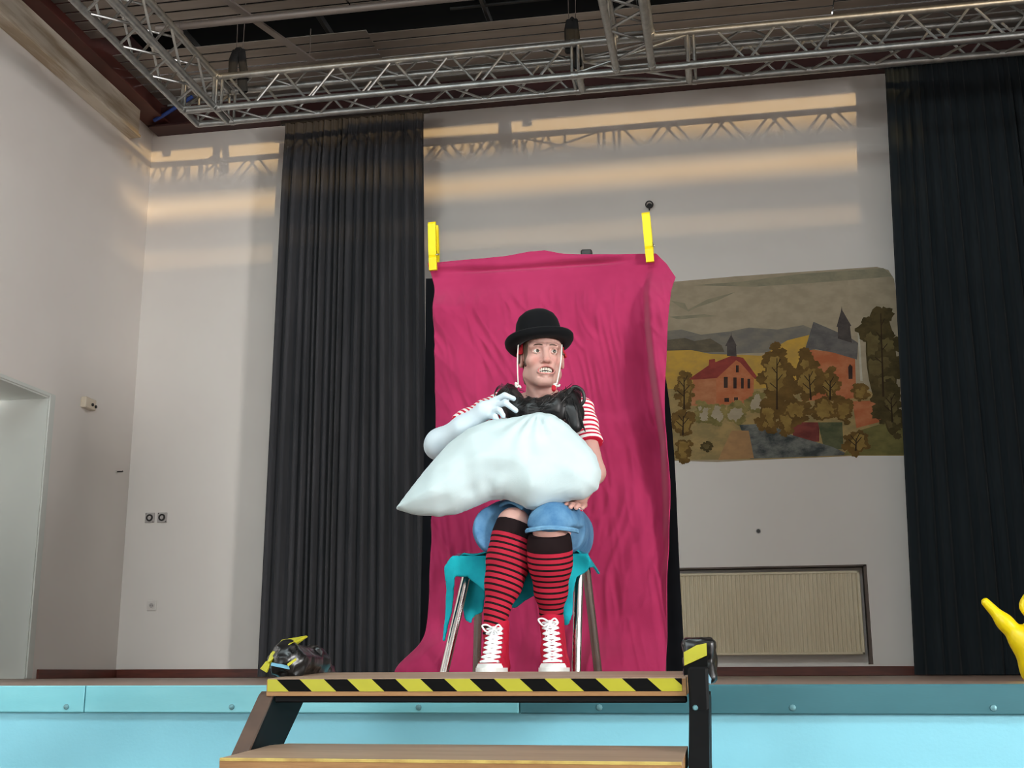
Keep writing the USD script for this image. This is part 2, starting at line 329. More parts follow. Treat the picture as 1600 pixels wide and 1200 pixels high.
obj('added_light_blocker', box((2.5, .0, 0), (5.0, .12, 3.36)), M['wall'], smooth=False, **ST)  # unseen wall added to keep right window light off the back wall
# ================================================================== aluminium truss under the roof
TR, BR = .026, .0098
ZT, ZB, YF, YK = 4.425, 4.172, 4.20, 4.44
def truss(label, p0, axis, length, period=.43, ends=(True, True), phase=0):
    """square truss: p0 is the corner of least x, y, z of the four chord axes; runs along axis 0 (x) or 1 (y)"""
    t = thing('truss', label, 'truss', group=None)
    p0 = np.array(p0, float); e = np.eye(3)[axis]; s = np.eye(3)[1-axis]*(.24 if axis == 0 else .25); u = np.array([0, 0, ZT-ZB])
    cs = [p0, p0+s, p0+u, p0+s+u]
    for c in cs:
        obj('chord', cat(tube([c, c+e*length], TR, 16), tube([c+e*.02, c+e*.05], TR+.004, 16), tube([c+e*(length-.05), c+e*(length-.02)], TR+.004, 16)), M['alu'], t)
    n = int((length-.16)/period)
    m0 = (length-n*period)/2
    faces = ((cs[0], cs[1]), (cs[2], cs[3]), (cs[0], cs[2]), (cs[1], cs[3]))
    for k, (a, b) in enumerate(faces):
        w = (b-a)/np.linalg.norm(b-a)*.02
        f0 = k in (0, 3)
        for i in range(n):
            x0 = m0+i*period; g = .022
            A, B = (a+w, b-w) if f0 else (b-w, a+w)
            obj('brace', tube([A+e*(x0+g), B+e*(x0+period/2-g)], BR, 7), M['alu'], t)
            obj('brace', tube([B+e*(x0+period/2+g), A+e*(x0+period-g)], BR, 7), M['alu'], t)
        for on, x in zip(ends, (.045, length-.045)):
            if on: obj('end_brace', tube([a+w+e*x, b-w+e*x], BR*1.15, 7), M['alu'], t)
    return t
xl0 = -3.96
truss('aluminium truss beam above the left black curtain, ending in the left corner of the rig', (xl0+.25, YF, ZB), 0, 2.75)
truss('aluminium truss beam crossing above the mural and the right black curtain', (-.185, YF, ZB), 0, 3.4)
truss('aluminium truss beam running towards the viewer along the left wall', (xl0, .9, ZB), 1, 3.30)
truss('aluminium truss beam running towards the viewer from the middle of the rear truss', (-.685, .9, ZB), 1, 3.28)
def corner_block(label, x0, x1, sides):
    t = thing('truss_corner', label, 'truss corner')
    P = [(x0, YF), (x1, YF), (x0, YK), (x1, YK)]
    for z in (ZB, ZT):
        for a, b in ((0, 1), (2, 3), (0, 2), (1, 3)): obj('chord', tube([(*P[a], z), (*P[b], z)], TR, 16), M['alu'], t)
    for a in range(4): obj('upright', tube([(*P[a], ZB), (*P[a], ZT)], BR*1.2, 8), M['alu'], t)
    for a, b in sides: obj('brace', tube([(*P[a], ZB+.02), (*P[b], ZT-.02)], BR, 7), M['alu'], t)
    obj('brace', tube([(*P[0], ZB), (*P[3], ZB)], BR, 7), M['alu'], t); obj('brace', tube([(*P[1], ZT), (*P[2], ZT)], BR, 7), M['alu'], t)
corner_block('open aluminium corner block of the truss rig beside the left wall', xl0, xl0+.25, ((2, 3), (0, 2)))
corner_block('open aluminium junction block where the middle truss meets the rear truss', -.96, -.185, ((0, 1), (3, 2)))
# black lifting straps with their wire ropes up to the roof
def strap(label, x, y, z0, z1, top, leg, k=1.0):
    t = thing('lifting_strap', label, 'strap')
    obj('strap_loop', cat(tube([(x-.03*k, y-.02, z1-.02), (x-.045*k, y-.03, (z0+z1)/2+.05), (x-.05*k, y-.03, z0+.03)], [.022, .024, .02], 8, flat=1.6), tube([(x+.005*k, y-.02, z1-.015), (x+.03*k, y-.03, (z0+z1)/2), (x+.055*k, y-.03, z0)], [.018, .018, .016], 8, flat=1.8), cbox((x-.04*k, y-.045, z1-.04), (x+.02*k, y+.01, z1+.005), .012)), M['strap'], t)
    obj('strap_end', cat(cbox((x-.11*k, y-.05, z0+.02), (x-.02*k, y+.0, z0+.075), .012), tube([(x+.03*k, y-.03, z0+.03), (x+.05*k, y-.04, z0-.10), (x+.06*k, y-.04, z0-leg)], [.02, .018, .016], 8, flat=2.0)), M['strap'], t)
    for dx in (-.03, .02): obj('wire_rope', tube([(x+dx, y-.02, z1-.01), (x+dx*1.4, y-.02, top)], .0035, 6), M['alu_dull'], t)
strap('black lifting strap on two thin wires above the left black curtain', -3.56, 4.28, 4.40, 4.68, 5.32, .10)
strap('black lifting strap on two thin wires beside the middle truss', -1.0, 4.28, 4.36, 4.66, 5.32, .10, .55)
# lighting bar, batten, hose
tb = thing('lighting_bar', 'long dusty metal pipe clamped across the truss, just in front of the dark roof slot', 'pipe')
obj('pipe', tube([(-4.0, 3.77, 4.62), (2.6, 3.77, 4.62)], .027, 14), M['alu_dull'], tb)
for x in (-3.83, -.56): obj('clamp', cat(cbox((x-.025, 3.73, 4.50), (x+.025, 3.81, 4.60), .006), tube([(x-.022, 3.77, 4.62), (x+.022, 3.77, 4.62)], .034, 14), tube([(x, 3.725, 4.56), (x, 3.69, 4.56)], .01, 8)), M['alu_dull'], tb)
tb = thing('roof_batten', 'pale grey flat batten hanging slantwise below the roof slats, left of centre', 'batten')
(lambda a, b: obj('batten', hull([q+np.array(o) for q in (a, b) for o in ((-.03, 0, -.008), (.03, 0, -.008), (-.03, 0, .008), (.03, 0, .008))]), M['alu_dull'], tb))(np.array([-3.44, 3.50, 4.70]), np.array([-3.10, 4.58, 4.70]))
for q in ((-3.44, 3.52), (-3.11, 4.55)): obj('hanger', tube([(q[0], q[1], 4.70), (q[0], q[1], 4.96)], .004, 6), M['alu_dull'], tb)
tag(obj('hose', tube(spline([(-4.86, 5.44, 4.752), (-4.75, 5.43, 4.80), (-4.62, 5.42, 4.87), (-4.5, 5.42, 4.94)], 14), .017, 10), M['blue']), 'blue hose in the upper left corner behind the truss', 'hose')
# ================================================================== curtains
def curtain(name, label, x0t, x1t, x0b, x1b, y, zt, n, seed, amp, m, lean=0):
    rng = np.random.default_rng(seed); w = rng.uniform(.55, 1.5, n); e = np.r_[0, np.cumsum(w)/w.sum()]; A = rng.uniform(.6, 1.15, n)*amp
    U = np.linspace(0, 1, n*14+1); V = np.r_[np.linspace(0, .03, 6), np.linspace(.035, .1, 8), np.linspace(.12, 1, 26)]
    i = np.clip(np.searchsorted(e, U, 'right')-1, 0, n-1); ph = (U-e[i])/(e[i+1]-e[i])
    fold = np.tanh(2.4*np.sin(2*PI*ph))/np.tanh(2.4)*.5+.5
    drift = np.array([[meshkit.noise((u*7, v*1.3, seed), seed) for u in U] for v in V])-.5
    tape = np.sin(U*n*PI*5.3)*.5+.5
    P = np.zeros((len(V), len(U), 3))
    for k, v in enumerate(V):
        g = ss(0.0, .12, v)
        uu = U+(drift[k]*.05+lean*(v-.5)*0)*np.sin(PI*U)*v
        P[k, :, 0] = (x0t+(x0b-x0t)*v)+((x1t-x0t)+((x1b-x0b)-(x1t-x0t))*v)*uu+lean*v*np.sin(PI*U)
        P[k, :, 1] = y-A[i]*fold*(.35+.65*g)*(1+.25*drift[k])-tape*.012*(1-g)
        P[k, :, 2] = zt*(1-v)+.006*v+.012*np.sin(U*40+seed)*v*0
    t = thing(name, label, 'curtain')
    obj('drape', sheet(P, .004), m, t, smooth=60)
    obj('heading_tape', cbox((min(x0t, x1t), y+.006, zt-.07), (max(x0t, x1t), y+.012, zt), .002), m, t)
    obj('curtain_rail', cbox((min(x0t, x1t)-.05, y-.015, zt+.003), (max(x0t, x1t)+.05, y+.02, zt+.035), .003), M['dark'], t)
    return t
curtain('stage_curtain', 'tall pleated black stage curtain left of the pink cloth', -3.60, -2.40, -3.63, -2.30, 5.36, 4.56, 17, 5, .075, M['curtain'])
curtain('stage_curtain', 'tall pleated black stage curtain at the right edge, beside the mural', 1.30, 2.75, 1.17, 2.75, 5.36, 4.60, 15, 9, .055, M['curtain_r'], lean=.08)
# ================================================================== radiator
r = thing('radiator', 'cream ribbed panel radiator in the wall recess below the mural', 'radiator')
x0, x1, z0, z1, yf = -1.10, .885, .150, .758, YB+.02
n = 62; pr = []
for i in range(n):
    a = x0+.02+(x1-x0-.04)*i/n; w = (x1-x0-.04)/n
    pr += [(a, yf+.010), (a+.28*w, yf+.001), (a+.62*w, yf+.001), (a+.8*w, yf+.010)]
pl = [(x0+.02, yf+.03)]+[(a, b) for a, b in pr]+[(x1-.02, yf+.012), (x1-.02, yf+.03)]
obj('front_panel', prism([(a, b) for a, b in pl], z0+.018, z1-.018, 'z'), M['rad'], r, smooth=False)
obj('panel_rim', cat(cbox((x0, yf-.002, z0), (x1, yf+.035, z0+.02)), cbox((x0, yf-.002, z1-.02), (x1, yf+.035, z1)), cbox((x0, yf-.002, z0), (x0+.022, yf+.035, z1)), cbox((x1-.022, yf-.002, z0), (x1, yf+.035, z1))), M['rad'], r)
obj('back_panel', cbox((x0+.02, yf+.06, z0+.02), (x1-.02, yf+.075, z1-.02)), M['rad'], r)
obj('bracket', cat(*[cbox((x, yf+.03, z0+.05), (x+.03, YB+.131, z1-.05), .003) for x in (x0+.2, x1-.25)]), M['rad'], r)
tr = thing('trim_5', None, None, kind='structure')          # lining of the recess, its shadow put into the dark colour
obj('lining', cat(box((nx0, YB+.002, nz1-.012), (nx1, YB+.13, nz1)), box((nx1-.022, YB+.002, nz0), (nx1, YB+.13, nz1)), box((nx0, YB+.002, nz0), (nx0+.012, YB+.13, nz1))), M['niche'], tr, smooth=False)
# ================================================================== small fittings on the walls
def on_back(x, z, w, h, d=.012): return cbox((x-w/2, YB-d, z-h/2), (x+w/2, YB, z+h/2), .004)
def ring_back(x, z, r0, r1, d0, d1, n=20):
    m = lathe([(r0, d0), (r1, d0), (r1, d1), (r0, d1), (r0, d0)], n); v = m[0]
    return np.c_[v[:, 0]+x, YB-v[:, 2], v[:, 1]+z], m[1]
def disc_back(x, z, r, d0, d1, n=20):
    m = lathe([(0, d0), (r, d0), (r, d1), (0, d1)], n); v = m[0]
    return np.c_[v[:, 0]+x, YB-v[:, 2], v[:, 1]+z], m[1]
for x, lb in ((-4.786, 'left one of the pair of grey speaker sockets with round inserts on the back wall'), (-4.676, 'right one of the pair of grey speaker sockets with round inserts on the back wall')):
    t = thing('wall_socket', lb, 'socket')
    obj('cover_plate', on_back(x, 1.292, .084, .084), M['grey_plastic'], t)
    obj('socket_ring', ring_back(x, 1.292, .017, .030, .010, .017), M['dark'], t)
    obj('socket_core', disc_back(x, 1.292, .015, .008, .018), M['grey_plastic'], t)
    obj('screw', cat(disc_back(x-.033, 1.325, .004, .01, .0135, 8), disc_back(x+.033, 1.259, .004, .01, .0135, 8)), M['dark'], t)
t = thing('wall_socket', 'white power socket low on the back wall, above the skirting', 'socket')
obj('cover_plate', on_back(-4.72, .572, .082, .082), M['white_plastic'], t)
obj('socket_cup', ring_back(-4.72, .572, .019, .024, .010, .018), M['white_plastic'], t)
obj('socket_core', disc_back(-4.72, .572, .018, .005, .0125), M['grey_plastic'], t)
obj('pin_hole', cat(disc_back(-4.729, .572, .003, .012, .0132, 8), disc_back(-4.711, .572, .003, .012, .0132, 8)), M['dark'], t)
t = thing('wall_switch', 'beige switch box with two dark knobs on the left wall near the corner', 'switch')
obj('box', cbox((XL, 4.84, 2.062), (XL+.05, 5.00, 2.148), .006), M['beige_plastic'], t)
for y_, z_ in ((4.935, 2.098), (4.985, 2.092)): obj('knob', (lambda m: (np.c_[m[0][:, 2]+XL+.048, m[0][:, 0]+y_, m[0][:, 1]+z_], m[1]))(lathe([(0, 0), (.013, 0), (.012, .012), (0, .014)], 14)), M['dark'], t)
t = thing('coat_hook', 'small dark hook sticking out of the left wall by the corner', 'hook')
obj('back_plate', cbox((XL, 5.47, 1.64), (XL+.006, 5.50, 1.665), .002), M['white_plastic'], t)
obj('pin', tube([(XL+.004, 5.485, 1.653), (XL+.05, 5.485, 1.653), (XL+.055, 5.485, 1.658)], .006, 8), M['dark'], t)
t = thing('wall_eye', 'dark metal ring bolt high on the wall above the right clothes peg', 'hook')
obj('rosette', disc_back(-.577, 3.735, .02, 0, .008), M['dark'], t)
obj('ring', (lambda m: m)(tube([(-.577+.028*math.cos(a), YB-.03-.012*math.sin(a), 3.735+.024*math.sin(a)) for a in np.linspace(0, 2*PI, 25)[:-1]], .006, 8, closed=True)), M['dark'], t)
obj('shank', tube([(-.577, YB, 3.72), (-.577, YB-.03, 3.705), (-.577, YB-.03, 3.685)], .006, 8), M['dark'], t)
t = thing('wall_plug', 'tiny grey plug in the wall between the mural and the radiator', 'plug')
obj('cap', disc_back(.164, 1.064, .014, 0, .008, 14), M['dark'], t)
obj('collar', ring_back(.164, 1.064, .012, .02, 0, .004, 14), M['grey_plastic'], t)
# ================================================================== mural on the back wall
MURAL=[('paper', 'sky', [(-0.674, 3.055), (-0.443, 3.073), (0.089, 3.088), (0.585, 3.093), (1.17, 3.097), (1.254, 3.066), (1.291, 2.99), (1.302, 2.813), (1.26, 1.603), (0.926, 1.615), (0.738, 1.612), (0.167, 1.607), (-0.124, 1.602), (-0.407, 1.622), (-0.713, 1.622)]),
('cloud', 'cloud', [(-0.432, 2.917), (-0.322, 2.889), (-0.299, 2.834), (-0.145, 2.91), (0.083, 2.96), (-0.07, 2.895), (-0.222, 2.851), (-0.294, 2.818), (-0.363, 2.86)]),
('cloud_streak', 'cloud', [(-0.452, 2.785), (-0.174, 2.79), (-0.075, 2.769), (-0.377, 2.759)]),
('cloud_streak', 'cloud', [(-0.266, 3.035), (0.137, 3.042), (0.584, 3.077), (1.217, 3.084), (1.283, 3.012), (0.824, 2.999), (0.234, 2.993)]),
('hill', 'hill', [(-0.684, 2.665), (-0.456, 2.669), (-0.355, 2.674), (-0.206, 2.623), (0.019, 2.637), (0.169, 2.661), (0.388, 2.633), (0.585, 2.658), (0.665, 2.618), (0.607, 2.451), (-0.69, 2.455)]),
('treeline', 'hilldark', [(-0.686, 2.602), (-0.458, 2.595), (-0.332, 2.604), (-0.258, 2.574), (-0.132, 2.588), (-0.046, 2.526), (-0.028, 2.473), (-0.689, 2.497)]),
('field', 'field', [(-0.689, 2.518), (-0.461, 2.506), (-0.286, 2.502), (-0.138, 2.463), (0.256, 2.428), (0.457, 2.541), (0.614, 2.574), (0.678, 2.591), (0.63, 2.185), (0.193, 2.144), (-0.698, 2.184)]),
('meadow', 'grass', [(-0.697, 2.205), (0.194, 2.164), (0.631, 2.195), (0.963, 2.169), (1.267, 1.956), (1.26, 1.603), (0.926, 1.615), (0.167, 1.612), (-0.407, 1.627), (-0.713, 1.627)]),
('house_wall', 'brickpale', [(-0.279, 2.268), (-0.095, 2.285), (-0.105, 2.045), (-0.302, 2.053)]),
('house_gable', 'brick', [(-0.1, 2.28), (0.059, 2.427), (0.112, 2.399), (0.188, 2.246), (0.174, 2.058), (-0.11, 2.045)]),
('house_roof', 'redroof', [(-0.325, 2.26), (-0.141, 2.38), (0.025, 2.439), (0.113, 2.419), (0.227, 2.239), (0.193, 2.246), (0.091, 2.379), (0.058, 2.401), (-0.096, 2.265)]),
('chimney', 'redroof', [(-0.156, 2.366), (-0.149, 2.417), (-0.105, 2.42), (-0.101, 2.384)]),
('bell_turret', 'slatedark', [(-0.01, 2.441), (-0.006, 2.519), (-0.021, 2.52), (0.027, 2.606), (0.029, 2.637), (0.032, 2.605), (0.068, 2.52), (0.063, 2.515), (0.064, 2.432)]),
('church_wall', 'brick', [(0.564, 2.458), (0.66, 2.453), (0.789, 2.431), (0.957, 2.372), (0.946, 2.06), (0.765, 2.047), (0.541, 2.057)]),
('church_roof', 'slate', [(0.559, 2.448), (0.589, 2.467), (0.664, 2.68), (0.926, 2.542), (0.989, 2.492), (0.971, 2.361), (0.798, 2.425), (0.67, 2.458)]),
('church_spire', 'slatedark', [(0.839, 2.536), (0.845, 2.628), (0.835, 2.629), (0.877, 2.756), (0.884, 2.797), (0.887, 2.76), (0.946, 2.633), (0.936, 2.628), (0.942, 2.495)]),
('church_window', 'dark', [(0.899, 2.212), (0.901, 2.303), (0.916, 2.328), (0.934, 2.307), (0.928, 2.211)]),
('pole', 'pale', [(0.99, 2.574), (1.004, 2.573), (1.002, 2.192), (0.984, 2.193)]),
('garden_wall', 'brick', [(0.879, 2.037), (1.151, 2.031), (1.15, 1.877), (0.931, 1.826), (0.921, 1.971)]),
('bank', 'redbank', [(0.455, 1.89), (0.66, 1.882), (0.651, 1.733), (0.461, 1.73)]),
('bank', 'greenbank', [(0.65, 1.882), (0.83, 1.875), (0.826, 1.667), (0.685, 1.668)]),
('river', 'water', [(0.059, 1.886), (0.277, 1.887), (0.454, 1.79), (0.743, 1.69), (0.87, 1.622), (0.129, 1.618), (0.106, 1.754)]),
('path', 'tan', [(-0.002, 1.843), (0.129, 1.838), (0.158, 1.622), (-0.114, 1.617)]),
('slope', 'green', [(0.963, 1.81), (1.153, 1.862), (1.285, 1.881), (1.265, 1.608), (0.824, 1.623)]),
('house_window', 'dark', [(-0.042, 2.272), (-0.012, 2.271), (-0.016, 2.184), (-0.045, 2.185)]),
('house_window', 'dark', [(0.032, 2.264), (0.056, 2.262), (0.052, 2.176), (0.028, 2.177)]),
('house_window', 'dark', [(0.09, 2.256), (0.11, 2.255), (0.106, 2.173), (0.087, 2.174)]),
('house_window', 'dark', [(0.139, 2.248), (0.159, 2.247), (0.155, 2.171), (0.136, 2.172)]),
('house_window', 'dark', [(0.056, 2.36), (0.076, 2.359), (0.073, 2.303), (0.053, 2.304)]),
('house_window', 'dark', [(-0.044, 2.103), (-0.01, 2.102), (-0.011, 2.071), (-0.045, 2.073)]),
('house_window', 'dark', [(0.03, 2.105), (0.059, 2.104), (0.058, 2.078), (0.029, 2.08)])]
TREES=[(0.363, 2.248, 0.13, 0.277, 'ochre'), (0.595, 2.247, 0.124, 0.214, 'ochre'), (0.759, 2.179, 0.067, 0.141, 'ochre'), (1.151, 2.362, 0.16, 0.521, 'olive'), (1.193, 1.959, 0.084, 0.249, 'olive'), (-0.347, 2.178, 0.074, 0.165, 'ochre'), (-0.366, 1.923, 0.089, 0.107, 'ochre'), (-0.374, 1.706, 0.069, 0.101, 'ochre'), (-0.206, 1.993, 0.079, 0.102, 'olivepale'), (-0.099, 1.973, 0.078, 0.091, 'olivepale'), (0.039, 1.983, 0.083, 0.091, 'olivepale'), (0.198, 2.052, 0.077, 0.091, 'olivepale'), (0.28, 1.947, 0.087, 0.151, 'ochre'), (0.413, 1.917, 0.077, 0.141, 'ochre'), (0.498, 1.979, 0.105, 0.1, 'ochre'), (0.713, 1.98, 0.104, 0.09, 'ochre'), (0.846, 1.974, 0.075, 0.11, 'ochre'), (0.923, 1.713, 0.093, 0.093, 'ochre'), (0.983, 2.108, 0.066, 0.08, 'ochre'), (-0.197, 1.725, 0.044, 0.04, 'olive')]
TRUNKS=[(0.371, 2.401, 0.35, 1.995), (0.606, 2.262, 0.608, 2.059), (0.761, 2.204, 0.751, 2.053), (1.172, 2.718, 1.144, 2.061), (-0.349, 2.282, -0.358, 2.025), (-0.365, 1.974, -0.375, 1.822), (0.925, 1.748, 0.914, 1.65), (1.2, 2.058, 1.195, 1.86)]

PAL = dict(sky=((172,156,132),(160,145,122)), cloud=((134,128,108),(150,140,116)), hill=((116,110,104),(132,124,110)), hilldark=((92,84,70),(112,100,80)), field=((196,154,66),(176,140,72)), grass=((142,124,84),(168,140,92)),
 brickpale=((186,126,88),(172,108,74)), brick=((174,98,62),(186,116,80)), redroof=((150,66,58),(128,56,50)), slate=((112,106,102),(92,88,86)), slatedark=((70,62,60),(86,78,74)), dark=((58,42,38),(70,52,44)), pale=((190,182,164),(176,168,150)),
 redbank=((104,50,46),(130,66,58)), greenbank=((74,80,56),(98,98,70)), water=((62,66,66),(118,118,112)), tan=((172,132,90),(156,120,84)), green=((104,98,56),(122,112,66)), ochre=((96,72,36),(116,88,44)), olive=((66,56,32),(86,72,42)), ochrelight=((150,122,66),(130,102,52)), olivelight=((112,98,60),(94,80,48)), olivepale=((110,100,58),(144,128,78)), trunk=((52,38,24),(60,44,28)))
for k, (a, b) in PAL.items(): M['mural_'+k] = mat('mural_'+k, a, 0.8, b, 9.0, (1, 1, 1.6), detail=6, lo=.38, hi=.62, spec=.2)
mu = thing('mural', 'painted landscape mural with a red roofed house, a grey church and autumn trees', 'mural')
lay = [0]
def paint(name, m, poly):
    lay[0] += 1; d = .002+.00005*lay[0]
    obj(name, prism(poly, YB-d, YB-.0005, 'y'), M['mural_'+m], mu, smooth=False)
def blob(x, z, a, b, seed, n=46, rough=.14):
    rng = np.random.default_rng(seed); th = np.linspace(0, 2*PI, n, endpoint=False); r = 1+rough*np.repeat(rng.uniform(-1, 1, n//2), 2)[:n]*.6+rough*np.sin(th*rng.integers(5, 9)+rng.uniform(0, 6))
    return [(x+a*q*math.cos(t), z+b*q*math.sin(t)) for t, q in zip(th, r)]
back = MURAL[:7]+MURAL[7:8]
for nme, m, p in back: paint(nme, m, p)
for nme, m, p in MURAL[8:]: paint(nme, m, p)
from shapely.ops import unary_union
from shapely.geometry import LineString
def paint_geom(name, mm, g):
    for p in (g.geoms if hasattr(g, 'geoms') else [g]):
        if p.area > 2e-4: paint(name, mm, list(p.simplify(.0015).exterior.coords)[:-1])
for i, (x, z, a, b, m) in enumerate(TREES):
    rng = np.random.default_rng(90+i); dark, light = [], []
    for q in range(26):
        t = rng.uniform(0, 2*PI); r = rng.uniform(.55, .95); s = rng.uniform(.16, .30)*min(a, b)*(1.5 if b > 2*a else 1.2)
        w = 1-.35*max(0, math.sin(t))*(b > 1.5*a)
        dark.append(Polygon(blob(x+a*w*r*math.cos(t), z+b*r*math.sin(t), s, s*.85, 400+i*40+q, 18, .16)).buffer(0))
    dark.append(Polygon([(x+a*.7*math.cos(t), z+b*.8*math.sin(t)) for t in np.linspace(0, 2*PI, 24)[:-1]]).buffer(0))
    for q in range(9):
        t = rng.uniform(0, 2*PI); r = rng.uniform(.1, .6); s = rng.uniform(.22, .40)*min(a, b)
        light.append(Polygon(blob(x+a*r*math.cos(t), z+b*r*math.sin(t), s, s*1.1, 900+i*40+q, 18, .2)).buffer(0))
    D = unary_union(dark); paint_geom('tree' if b > .1 else 'bush', m, D)
    paint_geom('leaf_patch', {'ochre': 'ochrelight', 'olive': 'olivelight', 'olivepale': 'sky'}[m], unary_union(light).intersection(D.buffer(-.012)))
for a, b, c, e in TRUNKS:
    paint('tree_trunk', 'trunk', [(a-.003, b), (a+.003, b), (c+.007, e), (c-.007, e)])
    L = [LineString([(a+(c-a)*t, b+(e-b)*t), (a+(c-a)*t+s*.05*(.4+t), b+(e-b)*t+.05)]).buffer(.0028) for t, s in ((.15, 1), (.3, -1), (.45, 1), (.6, -1))]
    for g in L: paint('branch', 'trunk', list(g.exterior.coords)[:-1])
# ================================================================== backdrop: frame, black cloth, pink cloth, giant clothes pegs
t = thing('backdrop_frame', 'black metal stand holding up the pink cloth, its tips showing above the cloth', 'stand')
obj('crossbar', tube([(-1.36, 1.80, 1.915), (-.34, 1.80, 1.90)], .014, 10), M['dark'], t)
for x in (-1.36, -.34):
    obj('post', tube([(x, 1.80, .0), (x, 1.80, 1.91)], .014, 10), M['dark'], t)
    obj('foot', cat(cbox((x-.02, 1.74, 0), (x+.02, 2.15, .02), .005)), M['dark'], t)
obj('pole_tip', tube([(-.85, 1.80, 1.91), (-.852, 1.80, 1.965), (-.858, 1.80, 2.003)], [.012, .010, .006], 8), M['dark'], t)
obj('clamp_block', cbox((-.668, 1.76, 1.90), (-.615, 1.80, 1.992), .006), M['dark'], t)
def cloth_grid(L, R, n, m, yf, rough, seed, top=None):
    """cloth between a left and a right edge, each a list of (x, z) from top to bottom"""
    l, r = spline(L, m), spline(R, m); P = np.zeros((m, n, 3)); U = np.linspace(0, 1, n)
    for k in range(m):
        v = k/(m-1); P[k, :, 0] = l[k, 0]*(1-U)+r[k, 0]*U; P[k, :, 2] = l[k, 1]*(1-U)+r[k, 1]*U
    return P, U, np.linspace(0, 1, m)
bl = [(-1.452, 1.93), (-1.450, 1.5), (-1.450, 1.0), (-1.455, .5), (-1.46, .012)]
br = [(-.33, 1.90), (-.325, 1.6), (-.285, 1.32), (-.264, 1.0), (-.258, .5), (-.248, .012)]
P, U, V = cloth_grid(bl, br, 60, 50, None, 0, 1)
P[..., 1] = 1.86+.016*np.sin(U*42)[None, :]*ss(0, .4, V)[:, None]+.01*np.sin(U*17+1)[None, :]
tag(obj('black_cloth', sheet(P, .004), M['black_cloth'], smooth=60), 'plain black cloth hanging right behind the pink cloth, showing at both of its sides', 'cloth')
pL = [(-1.404, 1.955), (-1.371, 1.84), (-1.361, 1.728), (-1.354, 1.58), (-1.352, 1.43), (-1.350, 1.24), (-1.350, 1.05), (-1.353, .85), (-1.357, .70), (-1.364, .48), (-1.368, .30), (-1.372, .16), (-1.376, .010)]
pR = [(-.222, 1.800), (-.240, 1.730), (-.252, 1.62), (-.262, 1.5), (-.272, 1.36), (-.284, 1.16), (-.282, .98), (-.277, .84), (-.288, .66), (-.298, .48), (-.306, .31), (-.310, .17), (-.325, .010)]
n, m = 190, 250
P, U, V = cloth_grid(pL, pR, n, m, None, 0, 2)
UU, VV = np.meshgrid(U, V)
topx = np.array([-1.404, -1.31, -1.237, -1.13, -1.019, -.911, -.834, -.743, -.62, -.502, -.40, -.308, -.262, -.222]); topz = np.array([1.955, 1.957, 1.960, 1.962, 1.966, 1.980, 1.982, 1.958, 1.944, 1.937, 1.934, 1.930, 1.875, 1.800])
lin = pL[0][1]*(1-U)+pR[0][1]*U
P[..., 2] += (np.interp(P[0, :, 0], topx, topz)-lin)[None, :]*((1-VV)**2.2)
X, Z = P[..., 0].copy(), P[..., 2].copy()
q = np.stack([X, Z, 0*X], -1)
def ridge(sx, sz, seed, ang=0.0):
    c, s = math.cos(ang), math.sin(ang); a, b = X*c+Z*s, -X*s+Z*c
    w = meshkit.noise(np.stack([a*3, b*3, 0*a+seed], -1), seed)-.5
    f = meshkit.noise(np.stack([a*sx+w*1.3, b*sz, 0*a+.5], -1), seed+7); return 1-np.abs(2*f-1)*1.6
mid = ss(1.84, 1.70, Z)
nz = lambda fx_, fz_, k: meshkit.noise(np.stack([X*fx_, Z*fz_, 0*X+k], -1), k)
low = ss(1.25, .6, Z); m1 = ss(.40, .70, nz(2.6, 1.6, 21)); m2 = ss(.45, .7, nz(3.2, 2.0, 22)); m3 = ss(.4, .65, nz(4, 3, 23))
wr = (.014*ridge(10, 2.0, 1, .10)*(.3+m1)+.015*ridge(19, 3.2, 2, -.20)*m2+.012*ridge(24, 6.0, 3, .55)*m3*(1-low)+.016*ridge(6, 1.2, 5, .02)*(.4+low)+.010*ridge(9, 7, 8, -.75)*m2*low+.0085*ridge(34, 5.0, 31, .12)+.006*ridge(52, 9, 33, -.15)*m1)*mid
left = ss(-1.0, -1.32, X)
wr += .020*ridge(12, 2.2, 6, .55)*left*mid
Y = 1.715-wr-.012*ss(1.93, 1.88, Z)*0
Y -= .012*np.exp(-((Z-1.935)/.012)**2)*(.5+.5*np.sin(X*9+1))                              # rolled top hem
Y += .022*np.exp(-((Z-1.905)/.012)**2)*ss(-1.4, -1.1, X)*ss(-.35, -.6, X)
fx = np.interp(Z, [.0, .5, 1.032, 1.20, 1.37, 1.546, 1.76, 1.95], [-.30, -.295, -.292, -.312, -.332, -.341, -.345, -.31])
flare = np.interp(Z, [0, .55, .8, 1.0, 1.3, 1.6, 1.78, 1.9], [.01, .03, .07, .13, .15, .10, .03, .0])
Y -= flare*ss(-.030, .012, X-fx)
rec = np.interp(Z, [0, .6, 1.0, 1.4, 1.8], [.0, .02, .05, .04, .0])
Y += rec*ss(-.16, -.03, X-fx)*ss(.01, -.03, X-fx)
Y -= ss(.32, .04, Z)**2*.15*(.6+.4*np.sin(X*8))*1.0                                            # it spreads onto the floor
fl = ss(.25, .03, Z)
P[..., 0] = X-.11*fl**2*ss(-1.05, -1.36, X)+.012*(meshkit.noise(np.stack([X*2, Z*5, 0*X], -1), 3)-.5)*mid
P[..., 1] = Y
tag(obj('pink_cloth', sheet(P, .004), M['pink'], smooth=60), 'creased magenta pink cloth hung as a backdrop behind the seated man', 'cloth')
